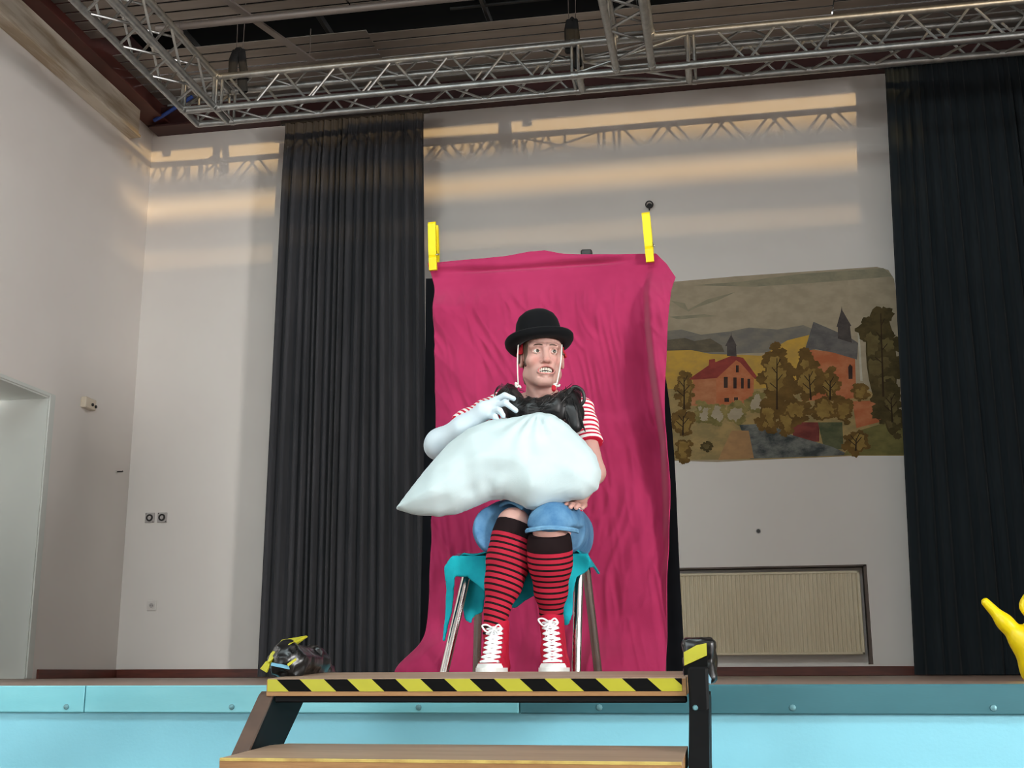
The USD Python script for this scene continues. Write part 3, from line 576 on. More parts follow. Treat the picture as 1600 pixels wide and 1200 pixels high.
def peg(label, x, z, tilt):
    t = thing('clothes_peg', label, 'clothes peg', (x, 1.69, z))
    h, w = .245, .037
    pr = [(0, 0), (-.016, .0), (-.019, .05), (-.019, .062), (-.015, .066), (-.020, .075), (-.022, .12), (-.018, .235), (-.010, h), (-.004, h), (-.002, .11), (-.006, .085), (0, .06)]
    def leg(s):
        v, f = prism([(a*s, b) for a, b in pr], -w/2, w/2, 'x')
        c, sn = math.cos(tilt), math.sin(tilt)
        v = np.c_[v[:, 0]*c+v[:, 2]*sn, v[:, 1], -v[:, 0]*sn+v[:, 2]*c]; return v, f
    obj('jaw', mv(leg(1), (0, -.004, -.06)), M['yellow'], t, smooth=25)
    obj('jaw', mv(leg(-1), (0, .030, -.06)), M['yellow'], t, smooth=25)
    a = np.linspace(0, 2*PI*3, 40)
    obj('spring', cat(tube(np.c_[np.linspace(-w/2, w/2, 40), .013+.010*np.cos(a), .035+.010*np.sin(a)], .0028, 6), tube([(w/2+.001, .02, .03), (w/2+.003, -.024, .015), (w/2-.004, -.026, .012)], .0025, 6)), M['spring'], t)
peg('giant yellow wooden clothes peg on the left top corner of the pink cloth', -1.367, 1.965, -.035)
peg('giant yellow wooden clothes peg on the right top corner of the pink cloth', -.335, 1.938, -.06)
# ================================================================== chair and the turquoise cloth on it
t = thing('chair', 'metal legged chair with a light wooden back under the seated man', 'chair', (0, 0, 0))
M['ply'] = mat('plywood', (226, 164, 84), 0.45, (206, 142, 66), 6, (6, 6, 0.6), bump=.05)
def leg(a, b, fl=1.5):
    return tube(spline([a, ((a[0]*2+b[0])/3, (a[1]*2+b[1])/3, (a[2]*2+b[2])/3), b], 8), .0115, 12, flat=fl)
FL, FR, RL, RR = (-1.124, .93, .0), (-.612, .93, 0), (-1.100, 1.44, 0), (-.583, 1.44, 0)
tFL, tFR, tRL, tRR = (-1.035, .99, .445), (-.600, .99, .445), (-1.045, 1.24, .445), (-.605, 1.24, .445)
for a, b in ((FL, tFL), (FR, tFR), (RL, tRL), (RR, tRR)):
    lg = obj('leg', leg(a, b), M['chrome'], t)
    obj('rubber_foot', lathe([(0, 0), (.017, 0), (.018, .012), (.014, .022), (0, .022)], 14, a), M['dark'], lg)
obj('seat_rail', cat(tube([tFL, tFR], .011, 10), tube([tRL, tRR], .011, 10), tube([tFL, tRL], .011, 10), tube([tFR, tRR], .011, 10)), M['chrome'], t)
U = np.linspace(-1, 1, 21); V = np.linspace(0, 1, 15)
P = np.array([[(-.822+.235*u*(1-.06*v), .955+.36*v, .462-.006*math.cos(u*1.4)+.02*max(0, v-.75)**2*10) for u in U] for v in V])
obj('seat', sheet(P, .012), M['ply'], t)
P = np.array([[(-.812+.178*u*(1-.12*(2*v-1)**4), 1.37+.04*v-.035*(1-u*u), .50+.30*v) for u in U] for v in V])
obj('backrest', sheet(P, .011), M['ply'], t)
for s in (-1, 1): obj('back_post', tube(spline([(-.815+s*.16, 1.24, .445), (-.815+s*.16, 1.37, .47), (-.815+s*.155, 1.40, .58), (-.815+s*.15, 1.42, .76)], 14), .010, 10), M['chrome'], t)
M['teal'] = mat('turquoise_cloth', (20, 172, 184), 0.8, (14, 152, 168), 9, bump=.15, bscale=350, spec=.25, bdist=.004)
def flap(poly, yfun, th, h):
    lo = (min(p[0] for p in poly)-.02, None, min(p[1] for p in poly)-.02); hi = (max(p[0] for p in poly)+.02, None, max(p[1] for p in poly)+.02)
    ys = [float(np.asarray(yfun(np.float32(a), np.float32(b)))) for a in np.linspace(lo[0], hi[0], 12) for b in np.linspace(lo[2], hi[2], 12)]
    f = lambda P: smax(np.abs(P[..., 1]-yfun(P[..., 0], P[..., 2]))*.75-th, polydist(P[..., 0], P[..., 2], poly), .006)
    return net(f, (lo[0], min(ys)-.03, lo[2]), (hi[0], max(ys)+.03, hi[2]), h)
c1 = [(-1.072, .490), (-1.118, .430), (-1.110, .36), (-1.116, .25), (-1.124, .155), (-1.112, .150), (-1.098, .22), (-1.085, .26), (-1.075, .33), (-1.068, .395), (-1.02, .39), (-.985, .362), (-.93, .318), (-.885, .285), (-.84, .272), (-.80, .30), (-.74, .33), (-.705, .29), (-.69, .235), (-.665, .206), (-.632, .208), (-.616, .245), (-.612, .33), (-.600, .385), (-.560, .410), (-.545, .442), (-.556, .478), (-.60, .496), (-.83, .492)]
yf1 = lambda x, z: .915-.010*np.sin(x*46)*(.5-z)*4+.012*np.sin(x*19+z*14)-.05*ss(.47, .495, z)*-1.2-.007*np.sin(z*48+x*26)*ss(-.72, -.64, x)
c1m = flap(c1, yf1, .0050, .0065)
c2 = [(-1.075, .47), (-1.06, .38), (-1.068, .30), (-1.055, .235), (-1.03, .22), (-1.02, .25), (-.985, .265), (-.975, .33), (-.98, .40), (-1.0, .46)]
c2m = flap(c2, lambda x, z: 1.02+.010*np.sin(x*45+z*9), .0045, .0065)
P = np.array([[(-.818+.262*u, .93+.36*v, .486-.10*max(0, abs(u)-.86)**1.3*6*1.2+.006*math.sin(u*11+v*7)) for u in np.linspace(-1, 1, 40)] for v in np.linspace(0, 1, 24)])
tq = thing('turquoise_cloth', 'turquoise cloth draped over the chair seat under the seated man, hanging down in front', 'cloth')
obj('front_drape', c1m, M['teal'], tq, smooth=True)
obj('side_drape', c2m, M['teal'], tq, smooth=True)
obj('seat_cover', sheet(P, .006), M['teal'], tq)
# ================================================================== pillow
M['pillow'] = mat('pillow_cotton', (206, 222, 224), 0.85, (198, 216, 219), 5, bump=.10, bscale=420, spec=.2, bdist=.003)
pil = [(-1.283, .649), (-1.238, .715), (-1.175, .801), (-1.087, .906), (-1.011, .964), (-.934, .993), (-.833, 1.002), (-.778, 1.012), (-.733, 1.020), (-.678, 1.008), (-.622, .968), (-.561, .903), (-.513, .840), (-.490, .766), (-.504, .705), (-.553, .668), (-.626, .660), (-.682, .645), (-.724, .631), (-.766, .633), (-.798, .653), (-.854, .677), (-.909, .676), (-.971, .650), (-1.034, .625), (-1.109, .615), (-1.211, .625)]
def pillow(P):
    x, y, z = P[..., 0], P[..., 1], P[..., 2]
    N3 = lambda a, b, k: meshkit.noise(np.stack([a, b, 0*a+k], -1), k)-.5
    w = N3(x*6, z*6, 4); d = polydist(x, z, pil); R = .16
    u = np.clip(-d/R, 0, 1); th = .122*np.sqrt(np.clip(1-(1-u)**2, 0, 1))
    r_ = np.hypot(x+.73, z-1.03); a_ = np.arctan2(x+.73, 1.03-z)
    fold = np.sin(a_*13+w*5)*np.exp(-(r_/.16)**2)*.010                                           # gathered folds below the top knot
    rim = np.sin(x*46+w*9+z*11)*ss(.10, .01, -d)*.007
    soft = .024*N3(x*7+z*3, z*11-x*3, 7)+.016*N3(x*15, z*17, 9)
    th = th*(1-.30*ss(-.98, -1.27, x))+(fold+rim+soft)*np.clip(u*3, 0, 1)
    yc = .835+.20*(z-.78)
    return np.where(d > 0, np.maximum(d, np.abs(y-yc)*.6), np.abs(y-yc)*.6-th*.6)
pm = taubin(net(pillow, (-1.33, .62, .58), (-.45, 1.06, 1.06), .0075), 8)
tag(obj('pillow', pm, M['pillow'], smooth=True), 'big white pillow lying on the lap of the seated man', 'pillow')
# ================================================================== portable steps
M['tread'] = mat('tread_wood', (164, 122, 76), 0.5, (140, 100, 60), 7, (0.5, 5, 5), bump=.06, bscale=60)
M['tread_top'] = mat('tread_top_wood', (164, 138, 116), 0.45, (148, 122, 102), 5, (0.5, 5, 1), bump=.05)
M['tread_edge'] = mat('worn_yellow_edge', (198, 176, 96), 0.5, (168, 136, 74), 14)
M['steel_black'] = mat('black_painted_steel', (9, 9, 10), 0.6, (12, 12, 13), 12, spec=.15)
M['steel_brown'] = mat('brown_stringer', (86, 66, 54), 0.5, (70, 54, 46), 9)
M['tape_y'] = mat('tape_yellow', (172, 168, 34), 0.45, spec=.5)
M['tape_b'] = mat('tape_black', (9, 9, 9), 0.7, spec=.1)
M['film'] = mat('black_film', (10, 11, 12), 0.3, (14, 14, 16), 9, spec=.5)
st = thing('steps', 'portable wooden stage steps with black stringers in front of the stage edge', 'steps')
X0, X1 = -1.222, -.138
def tilt(m, y0, z0, a=math.radians(2.6)):
    v = np.asarray(m[0], float).copy(); v[:, 1] -= y0; v[:, 2] -= z0
    c, s = math.cos(a), math.sin(a); w = np.c_[v[:, 0], v[:, 1]*c-v[:, 2]*s+y0, v[:, 1]*s+v[:, 2]*c+z0]; return w, m[1]
def tread(x0, x1, y, z, dp, edge):
    pl = [(x0, y), (x1, y), (x1, y+dp), (x0+.045, y+dp), (x0+.012, y+dp-.05)]
    tr = obj('tread', tilt(prism(pl, z-.043, z-.002, 'z'), y, z), M['tread'], st, smooth=False)
    obj('top_layer', tilt(prism([(a+(.002 if a == x0 else 0), b+(.002 if b == y else 0)) for a, b in pl], z-.002, z+.001, 'z'), y, z), M['tread_top'], tr, smooth=False)
    if edge: obj('worn_edge', tilt(cbox((x0, y-.0012, z-.006), (x1, y+.006, z+.0015), .001), y, z), M['tread_edge'], tr)
    return tr
YT, ZT1 = -.60, .0235
tread(X0, X1, YT, ZT1, .33, False); tread(-1.212, -.140, -.90, -.155, .33, True); tread(-1.205, -.142, -1.20, -.335, .33, True)
obj('cross_brace', cat(cbox((X0+.02, -.592, -.036), (X1, -.56, -.0195), .003)), M['steel_black'], st)
def stringer(x0, x1):
    # sloping side plank in the yz plane, under the ends of the treads
    return prism([(-.585, -.022), (-.36, -.012), (-.33, -.03), (-1.28, -.74), (-1.42, -.74)], x0, x1, 'x')
lf = obj('stringer', stringer(-1.236, -1.212), M['steel_black'], st, smooth=False)
obj('stringer_edge', hull([(-1.246, -.592, -.018), (-1.206, -.592, -.018), (-1.246, -.572, -.008), (-1.206, -.572, -.008), (-1.246, -1.43, -.742), (-1.206, -1.43, -.742), (-1.246, -1.40, -.742), (-1.206, -1.40, -.742)]), M['steel_brown'], lf, label='brown front edge')
rg = obj('stringer', cat(stringer(-.132, -.085), cbox((-.132, -.62, -.95), (-.084, -.56, .05), .006)), M['steel_black'], st, smooth=False)
obj('bolt', cat(*[(lambda m, z_: (np.c_[m[0][:, 0]-.117, -m[0][:, 2]-.62, m[0][:, 1]+z_], m[1]))(lathe([(0, 0), (.007, 0), (.005, .004), (0, .004)], 10), z_) for z_ in (-.047,)]), M['bolt'], rg)
# hazard tape along the front of the top tread: yellow and black parallelograms
tp = thing('hazard_tape', 'yellow and black striped warning tape along the front edge of the top step', 'tape')
obj('black_tape', tilt(cbox((X0+.003, YT-.0012, ZT1-.0315), (X1-.010, YT-.0002, ZT1-.001), .0003), YT, ZT1), M['tape_b'], tp)
x = X0+.028-.066
pit, hy, sl = .1285, .0305, .034
while x < X1:
    pl = [(x, ZT1-.001), (x+.0655, ZT1-.001), (x+.0655+sl, ZT1-.001-hy), (x+sl, ZT1-.001-hy)]
    g = Polygon(pl).intersection(Polygon([(X0+.003, -1), (X1-.010, -1), (X1-.010, 1), (X0+.003, 1)]))
    if not g.is_empty and g.area > 1e-5: obj('yellow_stripe', tilt(prism(list(g.exterior.coords)[:-1], YT-.0017, YT-.0010, 'y'), YT, ZT1), M['tape_y'], tp, smooth=False)
    x += pit
# taped and film wrapped ends of the two stringers
def wrapped(name, label, c, r, seed, patches, amp=.016, taper=None):
    t = thing(name, label, 'tape wrapping')
    c = np.array(c)
    def f(P):
        q = np.abs(P-c)-np.array(r)*.7; d = np.linalg.norm(np.maximum(q, 0), axis=-1)+np.minimum(q.max(-1), 0)-min(r)*.3
        w = meshkit.noise((P-c)*24, seed)*.8+np.abs(meshkit.noise((P-c)*40, seed+3)-.5)*.8
        if taper: d = smin(rc(P, *taper[0]), rc(P, *taper[1]), .03)
        return d+amp*(w-.5)
    lo, hi = c-np.array(r)-.02, c+np.array(r)+.02
    obj('film', net(f, lo, hi, .0045), M['film'], t, smooth=25)
    for k, pts, th in patches:
        P3 = [np.array(p, float) for p in pts]; ctr = np.array(c)
        out = sum(P3)/len(P3)-ctr; out = out/np.linalg.norm(out)*th
        obj('yellow_tape' if k == 'y' else 'blue_tape' if k == 'b' else 'black_tape', hull(P3+[p-out for p in P3]), {'y': M['tape_y'], 'b': M['tape_blue'], 'k': M['tape_b']}[k], t, smooth=False)
M['tape_blue'] = mat('tape_blue', (96, 150, 172), 0.4)
wrapped('wrapped_end', 'crumpled black film and yellow hazard tape around the left end of the steps', (-1.222, -.33, .070), (.036, .17, .060), 3,
        [('y', [(-1.262, -.505, .062), (-1.205, -.475, .118), (-1.190, -.40, .140), (-1.250, -.43, .128), (-1.262, -.48, .090)], .012),
         ('y', [(-1.278, -.51, .050), (-1.258, -.515, .040), (-1.250, -.515, .060), (-1.262, -.51, .070)], .006), ('b', [(-1.245, -.517, .058), (-1.195, -.510, .048), (-1.200, -.508, .058), (-1.245, -.514, .066)], .005), ('y', [(-1.20, -.515, .062), (-1.180, -.505, .078), (-1.178, -.505, .072), (-1.196, -.515, .056)], .004)], .030,
        (((-1.222, -.455, .070), (-1.222, -.26, .066), .052, .048), ((-1.222, -.26, .062), (-1.215, -.16, .045), .044, .030)))
wrapped('wrapped_end', 'black film with a yellow tape stripe around the right end of the steps', (-.110, -.38, .066), (.040, .14, .062), 8,
        [('y', [(-.144, -.532, .053), (-.087, -.532, .078), (-.087, -.528, .108), (-.112, -.528, .103), (-.144, -.530, .086)], .010), ('k', [(-.146, -.530, .028), (-.086, -.530, .052), (-.086, -.529, .076), (-.146, -.529, .050)], .008),
         ('y', [(-.130, -.533, .038), (-.090, -.533, .040), (-.108, -.534, .024)], .005), ('b', [(-.086, -.531, .035), (-.078, -.525, .020), (-.080, -.525, .008), (-.088, -.53, .012)], .004)])
# ================================================================== yellow watering can at the right edge
M['can'] = mat('can_plastic', (240, 214, 0), 0.35, (232, 202, 0), 4, spec=.5)
wc = thing('watering_can', 'bright yellow plastic watering can at the right edge of the stage', 'watering can', (1.045, 1.0, 0))
w_ = (1.095, 1.0, 0)
def canf(P):
    q = P*np.array([1, 1.1, 1], np.float32)
    body = chain(q, [(.05, 0, .05), (.055, 0, .12), (.055, 0, .19)], [.125, .115, .095], .03)
    body = smax(body, -P[..., 2], .01); body = smax(body, P[..., 2]-.235, .03)
    sp = chain(P, [(-.005, 0, .06), (-.055, 0, .135), (-.112, 0, .205), (-.172, 0, .278)], [.062, .041, .024, .0155], .03)
    sp = smax(sp, -(P[..., 2]-.0), .005)
    cut = (P[..., 0]+.178)*.66-(P[..., 2]-.286)*.75
    return smax(smin(body, sp, .03), -(cut)-.004, .003)
obj('body', net(canf, (-.22, -.15, -.01), (.22, .15, .32), .006), M['can'], wc, smooth=True)
obj('handle', tube(spline([(-.03, 0, .23), (-.045, 0, .265), (-.01, 0, .31), (.06, 0, .335), (.14, 0, .31), (.18, 0, .22), (.165, 0, .10)], 24), .014, 12), M['can'], wc)
obj('filler_collar', lathe([(.05, .22), (.075, .225), (.078, .245), (.06, .25), (.05, .235), (.05, .22)], 24, (.05, 0, 0)), M['can'], wc)
# ================================================================== the seated man
def attr_mat(name, attr, rough, spec=.4, bump=.0, bscale=200., sss=0.0, bdist=.003):
    n = {'p': ('principled_bsdf', {'roughness': rough, 'specular_ior_level': spec, 'subsurface_weight': sss, 'subsurface_scale': .006}), 'at': ('attribute', {'attribute': attr}), 'tc': ('texture_coordinate', {})}
    l = [('at.color', 'p.base_color')]
    if bump:
        n['bn'] = ('noise_texture', {'scale': bscale}); n['bp'] = ('bump', {'strength': bump, 'distance': bdist}); l += [('tc.object', 'bn.vector'), ('bn.fac', 'bp.height'), ('bp.normal', 'p.normal')]
    return usdkit.material(stage, '/World/Looks/'+name, n, l, surface='p.BSDF')
M['skin'] = attr_mat('skin', 'tint', .5, .4, .10, 350., .06)
def band_mat(name, a, b, period, duty):
    n = {'p': ('principled_bsdf', {'roughness': .85, 'specular_ior_level': .2}), 'at': ('attribute', {'attribute': 'along'}), 'm': ('math', {'math_type': 'multiply_add', 'value2': 1/period, 'value3': 20.0}), 'f': ('math', {'math_type': 'fraction'}),
         'rp': ('rgb_ramp', {'ramp': [(0, s2l(a)), (duty/2-.02, s2l(a)), (duty/2+.02, s2l(b)), (1-duty/2-.02, s2l(b)), (1-duty/2+.02, s2l(a)), (1, s2l(a))]}),
         'tc': ('texture_coordinate', {}), 'bn': ('noise_texture', {'scale': 420.0}), 'bp': ('bump', {'strength': .2, 'distance': .003})}
    return usdkit.material(stage, '/World/Looks/'+name, n, [('at.fac', 'm.value1'), ('m.value', 'f.value1'), ('f.value', 'rp.fac'), ('rp.color', 'p.base_color'), ('tc.object', 'bn.vector'), ('bn.fac', 'bp.height'), ('bp.normal', 'p.normal')], surface='p.BSDF')
M['sock'] = band_mat('striped_sock', (26, 12, 14), (178, 36, 58), .0222, .36)
M['shirt'] = band_mat('striped_shirt', (206, 34, 66), (242, 238, 236), .0205, .42)
M['denim'] = mat('denim', (72, 118, 160), .85, (104, 150, 186), 11, bump=.2, bscale=500, spec=.2, bdist=.003)
M['denim_hem'] = mat('denim_hem', (118, 164, 196), .85, (92, 140, 178), 30, bump=.2, bscale=500, spec=.2, bdist=.003)
M['glove'] = mat('glove_cotton', (214, 228, 236), .8, (206, 222, 232), 6, bump=.08, bscale=500, spec=.25, bdist=.002)
M['hat'] = mat('hat_felt', (14, 15, 18), .9, (10, 11, 13), 20, bump=.12, bscale=500, spec=.15, sheen=.04, bdist=.002)
M['hat_band'] = mat('hat_ribbon', (26, 28, 30), .6, spec=.35)
M['canvas_red'] = mat('shoe_canvas', (184, 22, 54), .8, (170, 18, 48), 10, bump=.15, bscale=600, spec=.25, bdist=.002)
M['rubber'] = mat('shoe_rubber', (226, 228, 224), .5)
M['lace'] = mat('shoe_lace', (240, 242, 242), .8, bump=.1, bscale=700)
M['wig'] = mat('black_wig_hair', (13, 12, 13), .48, (20, 19, 20), 30, (1, 1, .3), spec=.6)
M['hair'] = mat('brown_hair', (78, 56, 44), .5, (94, 70, 54), 40, (1, 1, .2))
M['bandana'] = mat('red_bandana', (196, 26, 46), .8)
M['cord'] = mat('white_cord', (226, 220, 212), .8)
M['eye'] = attr_mat('eyeball', 'tint', .12, .6)
M['tooth'] = mat('teeth', (234, 228, 214), .25, spec=.5)
man = thing('person', 'seated man in bowler hat, striped shirt and socks, holding a pillow', 'person')
HO = np.array([-.757, 1.121, 1.308]); HA = math.radians(18)
RH = np.array([[math.cos(HA), math.sin(HA), 0], [-math.sin(HA), math.cos(HA), 0], [0, 0, 1]])     # world = local @ RH + HO
def tow(v): return np.asarray(v, float)@RH+HO
def toh(v): return (np.asarray(v, float)-HO)@RH.T
# ---- head (local frame: +x to the viewer's right, -y forward, z = 0 at the eyes)
MZ, MC = -.083, 0.001
def head(P):
    Q = P*np.array([.92, 1, 1], np.float32); A = np.abs(Q); SX = np.stack([A[..., 0], Q[..., 1], Q[..., 2]], -1)
    d = ell(Q, (0, .012, .032), (.0765, .098, .090))
    d = smin(d, ell(Q, (0, -.026, -.043), (.067, .066, .087)), .03)
    d = smin(d, rc(SX, (.053, .004, -.078), (.020, -.068, -.124), .0195, .0195), .03)
    d = smin(d, ell(Q, (0, -.056, -.085), (.043, .040, .042)), .025)
    d = smin(d, ell(Q, (0, -.078, -.124), (.026, .017, .018)), .018)
    d = smin(d, ell(SX, (.044, -.062, -.036), (.026, .026, .022)), .020)                       # raised cheeks
    d = smin(d, rc(SX, (.010, -.090, .021), (.050, -.070, .024), .010, .011), .016)           # brow ridge
    d = smax(d, -ell(SX, (.0325, -.099, .000), (.021, .019, .0145)), .014)                     # eye sockets
    d = smin(d, rc(Q, (0, -.088, .010), (0, -.113, -.040), .0085, .0125), .012)                # nose
    d = smin(d, ell(Q, (0, -.112, -.045), (.0135, .012, .010)), .008)
    d = smin(d, ell(SX, (.0150, -.101, -.047), (.0095, .0105, .0085)), .006)
    d = smax(d, -ell(SX, (.0075, -.110, -.0545), (.0042, .006, .0045)), .003)                  # nostrils
    d = smax(d, -rc(SX, (.022, -.107, -.040), (.045, -.094, -.094), .0070, .0090), .006)       # folds beside the mouth
    d = smax(d, -rc(SX, (.012, -.094, -.112), (.024, -.088, -.108), .003, .003), .008)
    # eyelids
    for zz, s, r in ((.0106, 1, .0032), (-.0104, -1, .0026)):
        a = (.0325-.015, -.082, zz*.25); b = (.0325, -.0905, zz); c = (.0325+.016, -.079, zz*.25)
        d = smin(d, np.minimum(rc(SX, a, b, r*.8, r), rc(SX, b, c, r, r*.8)), .004)
    # mouth opening and lips
    mx, mz = Q[..., 0]-MC, Q[..., 2]-MZ-.006*np.cos(Q[..., 0]*40)+.004
    ex, ez = .0300, .0142
    rho = np.sqrt((mx/ex)**2+(mz/ez)**2)+1e-6
    e2 = (rho-1)*np.sqrt(mx**2+mz**2)/rho
    d = smax(d, -np.maximum(e2, np.abs(Q[..., 1]+.092)-.026), .004)
    yl = -.0975+5.5*Q[..., 0]**2
    lip = np.sqrt((e2-.0018)**2+((Q[..., 1]-yl)*.85)**2)-.0029-.0012*(mz < 0)
    d = smin(d, lip, .005)
    # ears
    e = ell(SX, (.080, .014, -.018), (.009, .020, .031)); e = smax(e, -ell(SX, (.088, .010, -.016), (.007, .012, .020)), .004)
    d = smin(d, e, .008)
    d = smin(d, rc(Q, (0, .022, -.060), (.0, .050, -.200), .056, .060), .03)                    # neck
    d = smin(d, rc(SX, (.050, .02, -.09), (.018, -.012, -.185), .012, .010), .02)              # neck tendons
    return d
hv, hf = net(head, (-.100, -.135, -.215), (.100, .125, .130), .0030)
hv = tow(hv)
# ---- body
sR, sL = (-.950, 1.19, 1.112), (-.618, 1.18, 1.078); eR, eL = (-1.168, 1.06, .970), (-.545, 1.09, .81); wR, wL = (-.955, .905, 1.043), (-.585, .93, .690)
nb = (-.778, 1.19, 1.09)
kR, kL = (-.832, .855, .585), (-.680, .775, .560)
def torso(P, o=0.0):
    d = ell(P, (-.778, 1.215, .97), (.185+o, .118+o, .21+o))
    d = smin(d, ell(P, (-.780, 1.215, .73), (.165+o, .130+o, .22+o)), .08)
    d = smin(d, rc(P, (-.80, 1.19, 1.085), sR, .062+o, .055+o), .06)
    return smin(d, rc(P, (-.755, 1.19, 1.085), sL, .062+o, .055+o), .06)
def body(P):
    d = torso(P)
    d = smin(d, rc(P, (-.775, 1.185, 1.06), (-.762, 1.165, 1.14), .070, .060), .04)
    d = smin(d, chain(P, [sR, eR, wR], [.050, .034, .024], .02), .03)
    d = smin(d, chain(P, [sL, eL, wL], [.052, .043, .030], .02), .03)
    for h, k, pts in (((-.87, 1.24, .575), kR, [kR, (-.836, .85, .52), (-.848, .842, .45), (-.866, .828, .36), (-.888, .808, .26), (-.895, .80, .11)]), ((-.69, 1.24, .575), kL, [kL, (-.685, .80, .49), (-.686, .815, .43), (-.690, .850, .33), (-.695, .885, .25), (-.69, .91, .11)])):
        d = smin(d, rc(P, h, k, .092, .062), .03); d = smin(d, chain(P, pts, [.058, .060, .062, .050, .028, .026], .02), .02)
    return d
bv, bf = net(body, (-1.26, .66, .05), (-.42, 1.40, 1.22), .011)
def hand(P, w, knuckles, fingers, thumb, o=0.0):
    d = None
    for q in knuckles:
        e = rc(P, w, q, .026+o, .0125+o); d = e if d is None else smin(d, e, .012)
    for f in fingers: d = smin(d, chain(P, f, [.0105+o, .0100+o, .0085+o][:len(f)], .004), .004)
    return smin(d, chain(P, thumb, [.014+o, .0115+o, .0095+o], .006), .008)
rk = [(-.908, .890, 1.080), (-.910, .886, 1.058), (-.916, .888, 1.036), (-.928, .892, 1.018)]
rf = [[(-.906, .889, 1.080), (-.868, .872, 1.093), (-.834, .879, 1.079)], [(-.908, .885, 1.057), (-.862, .860, 1.059), (-.823, .869, 1.029)], [(-.914, .886, 1.035), (-.886, .860, 1.031), (-.873, .868, 1.010)], [(-.927, .890, 1.017), (-.906, .868, 1.007), (-.898, .880, .994)]]
rt = [(-.948, .925, 1.055), (-.905, .942, 1.082), (-.872, .938, 1.084)]
lk = [(-.612, .865, .658), (-.595, .858, .655), (-.578, .862, .653), (-.562, .872, .653)]
lfn = [[(-.612, .863, .657), (-.622, .825, .650), (-.630, .800, .638)], [(-.595, .856, .654), (-.600, .815, .648), (-.604, .790, .634)], [(-.578, .860, .652), (-.580, .820, .645), (-.583, .796, .632)], [(-.562, .870, .652), (-.560, .836, .645), (-.562, .815, .634)]]
lt = [(-.618, .915, .675), (-.645, .885, .668), (-.655, .858, .655)]
lhv = net(lambda P: hand(P, (-.585, .925, .685), lk, lfn, lt), (-.69, .75, .60), (-.52, .97, .74), .0042)
def as_manifold(m):
    return manifold3d.Manifold(manifold3d.Mesh(np.asarray(m[0], np.float32), np.asarray(m[1], np.uint32)))
parts_ = [as_manifold(taubin((bv, bf), 5)), as_manifold(taubin((hv, hf), 2)), as_manifold(taubin(lhv, 3))]
if all(p.status() == manifold3d.Error.NoError and p.num_tri() > 0 for p in parts_):
    u = (parts_[0]+parts_[1]+parts_[2]).to_mesh(); skin = (np.array(u.vert_properties[:, :3], float), np.array(u.tri_verts))
else: skin = cat((bv, bf), (hv, hf), lhv)
def skin_tint(v):
    q = toh(v); n = len(v); c = np.tile(np.array(s2l((206, 160, 149))), (n, 1))
    def blend(mask, rgb):
        c[:] = c*(1-mask[:, None])+np.array(s2l(rgb))*mask[:, None]
    ax = np.abs(q[:, 0]); front = ss(-.02, -.06, q[:, 1])
    blend(.45*front*np.exp(-(((ax-.042)/.02)**2+((q[:, 2]+.04)/.018)**2)), (206, 120, 108))
    blend(.40*front*np.exp(-((ax/.014)**2+((q[:, 2]+.045)/.014)**2)), (206, 120, 108))
    blend(.30*front*ss(-.055, -.09, q[:, 2])*ss(-.15, -.13, q[:, 2]), (166, 134, 122))                    # shaved chin
    mx, mz = q[:, 0]*.92-MC, q[:, 2]-MZ-.006*np.cos(q[:, 0]*.92*40)+.004
    rho = np.sqrt((mx/.0300)**2+(mz/.0142)**2)+1e-6; e2 = (rho-1)*np.sqrt(mx**2+mz**2)/rho; near = q[:, 1] < -.06
    blend(near*ss(.0052, .0030, e2), (198, 128, 122))
    blend(near*ss(-.0005, -.003, e2)*ss(-.094, -.088, q[:, 1]), (52, 18, 20))
    z = v[:, 2]; low = z < .75
    blend(.25*low, (206, 150, 136))
    return c
obj('body', skin, M['skin'], man, smooth=True, attrs={'tint': skin_tint(skin[0])})
for s in (-1, 1):
    c = np.array([s*.0353, -.0765, 0.0])
    e = trimesh.creation.icosphere(4, .0134); v = np.array(e.vertices); look = np.array([.22 if s < 0 else .10, -1, .02]); look /= np.linalg.norm(look); a = v@look/.0134
    tint = np.where(a[:, None] > .945, s2l((18, 14, 12)), np.where(a[:, None] > .83, s2l((92, 84, 70)), s2l((226, 216, 208))))
    obj('eye', (tow(v+c), np.array(e.faces)), M['eye'], man, smooth=True, attrs={'tint': tint})
    br = [(s*.014, -.1000, .0215), (s*.028, -.0975, .0255), (s*.044, -.088, .0245), (s*.054, -.077, .019)]
    obj('eyebrow', (lambda m: (tow(m[0]), m[1]))(tube(spline(br, 10), np.interp(np.linspace(0, 1, 10), [0, .3, 1], [.0014, .0022, .0010]), 6, flat=1.3)), M['hair'], man)
tt = []
for row, z0, z1, yo in ((0, MZ+.0014, MZ+.0140, -.0895), (1, MZ-.0140, MZ-.0014, -.0880)):
    for i in range(8):
        x = (i-3.5)*.0068; w = .0062; y = yo+7.5*x*x
        zb = .0065*abs(x/.03)**2
        m = cbox((x-w/2, y, z0+(-zb if row == 0 else zb*.3)), (x+w/2, y+.006, z1-zb*.6), .0016); tt.append((tow(m[0]), m[1]))
obj('teeth', cat(*tt), M['tooth'], man)
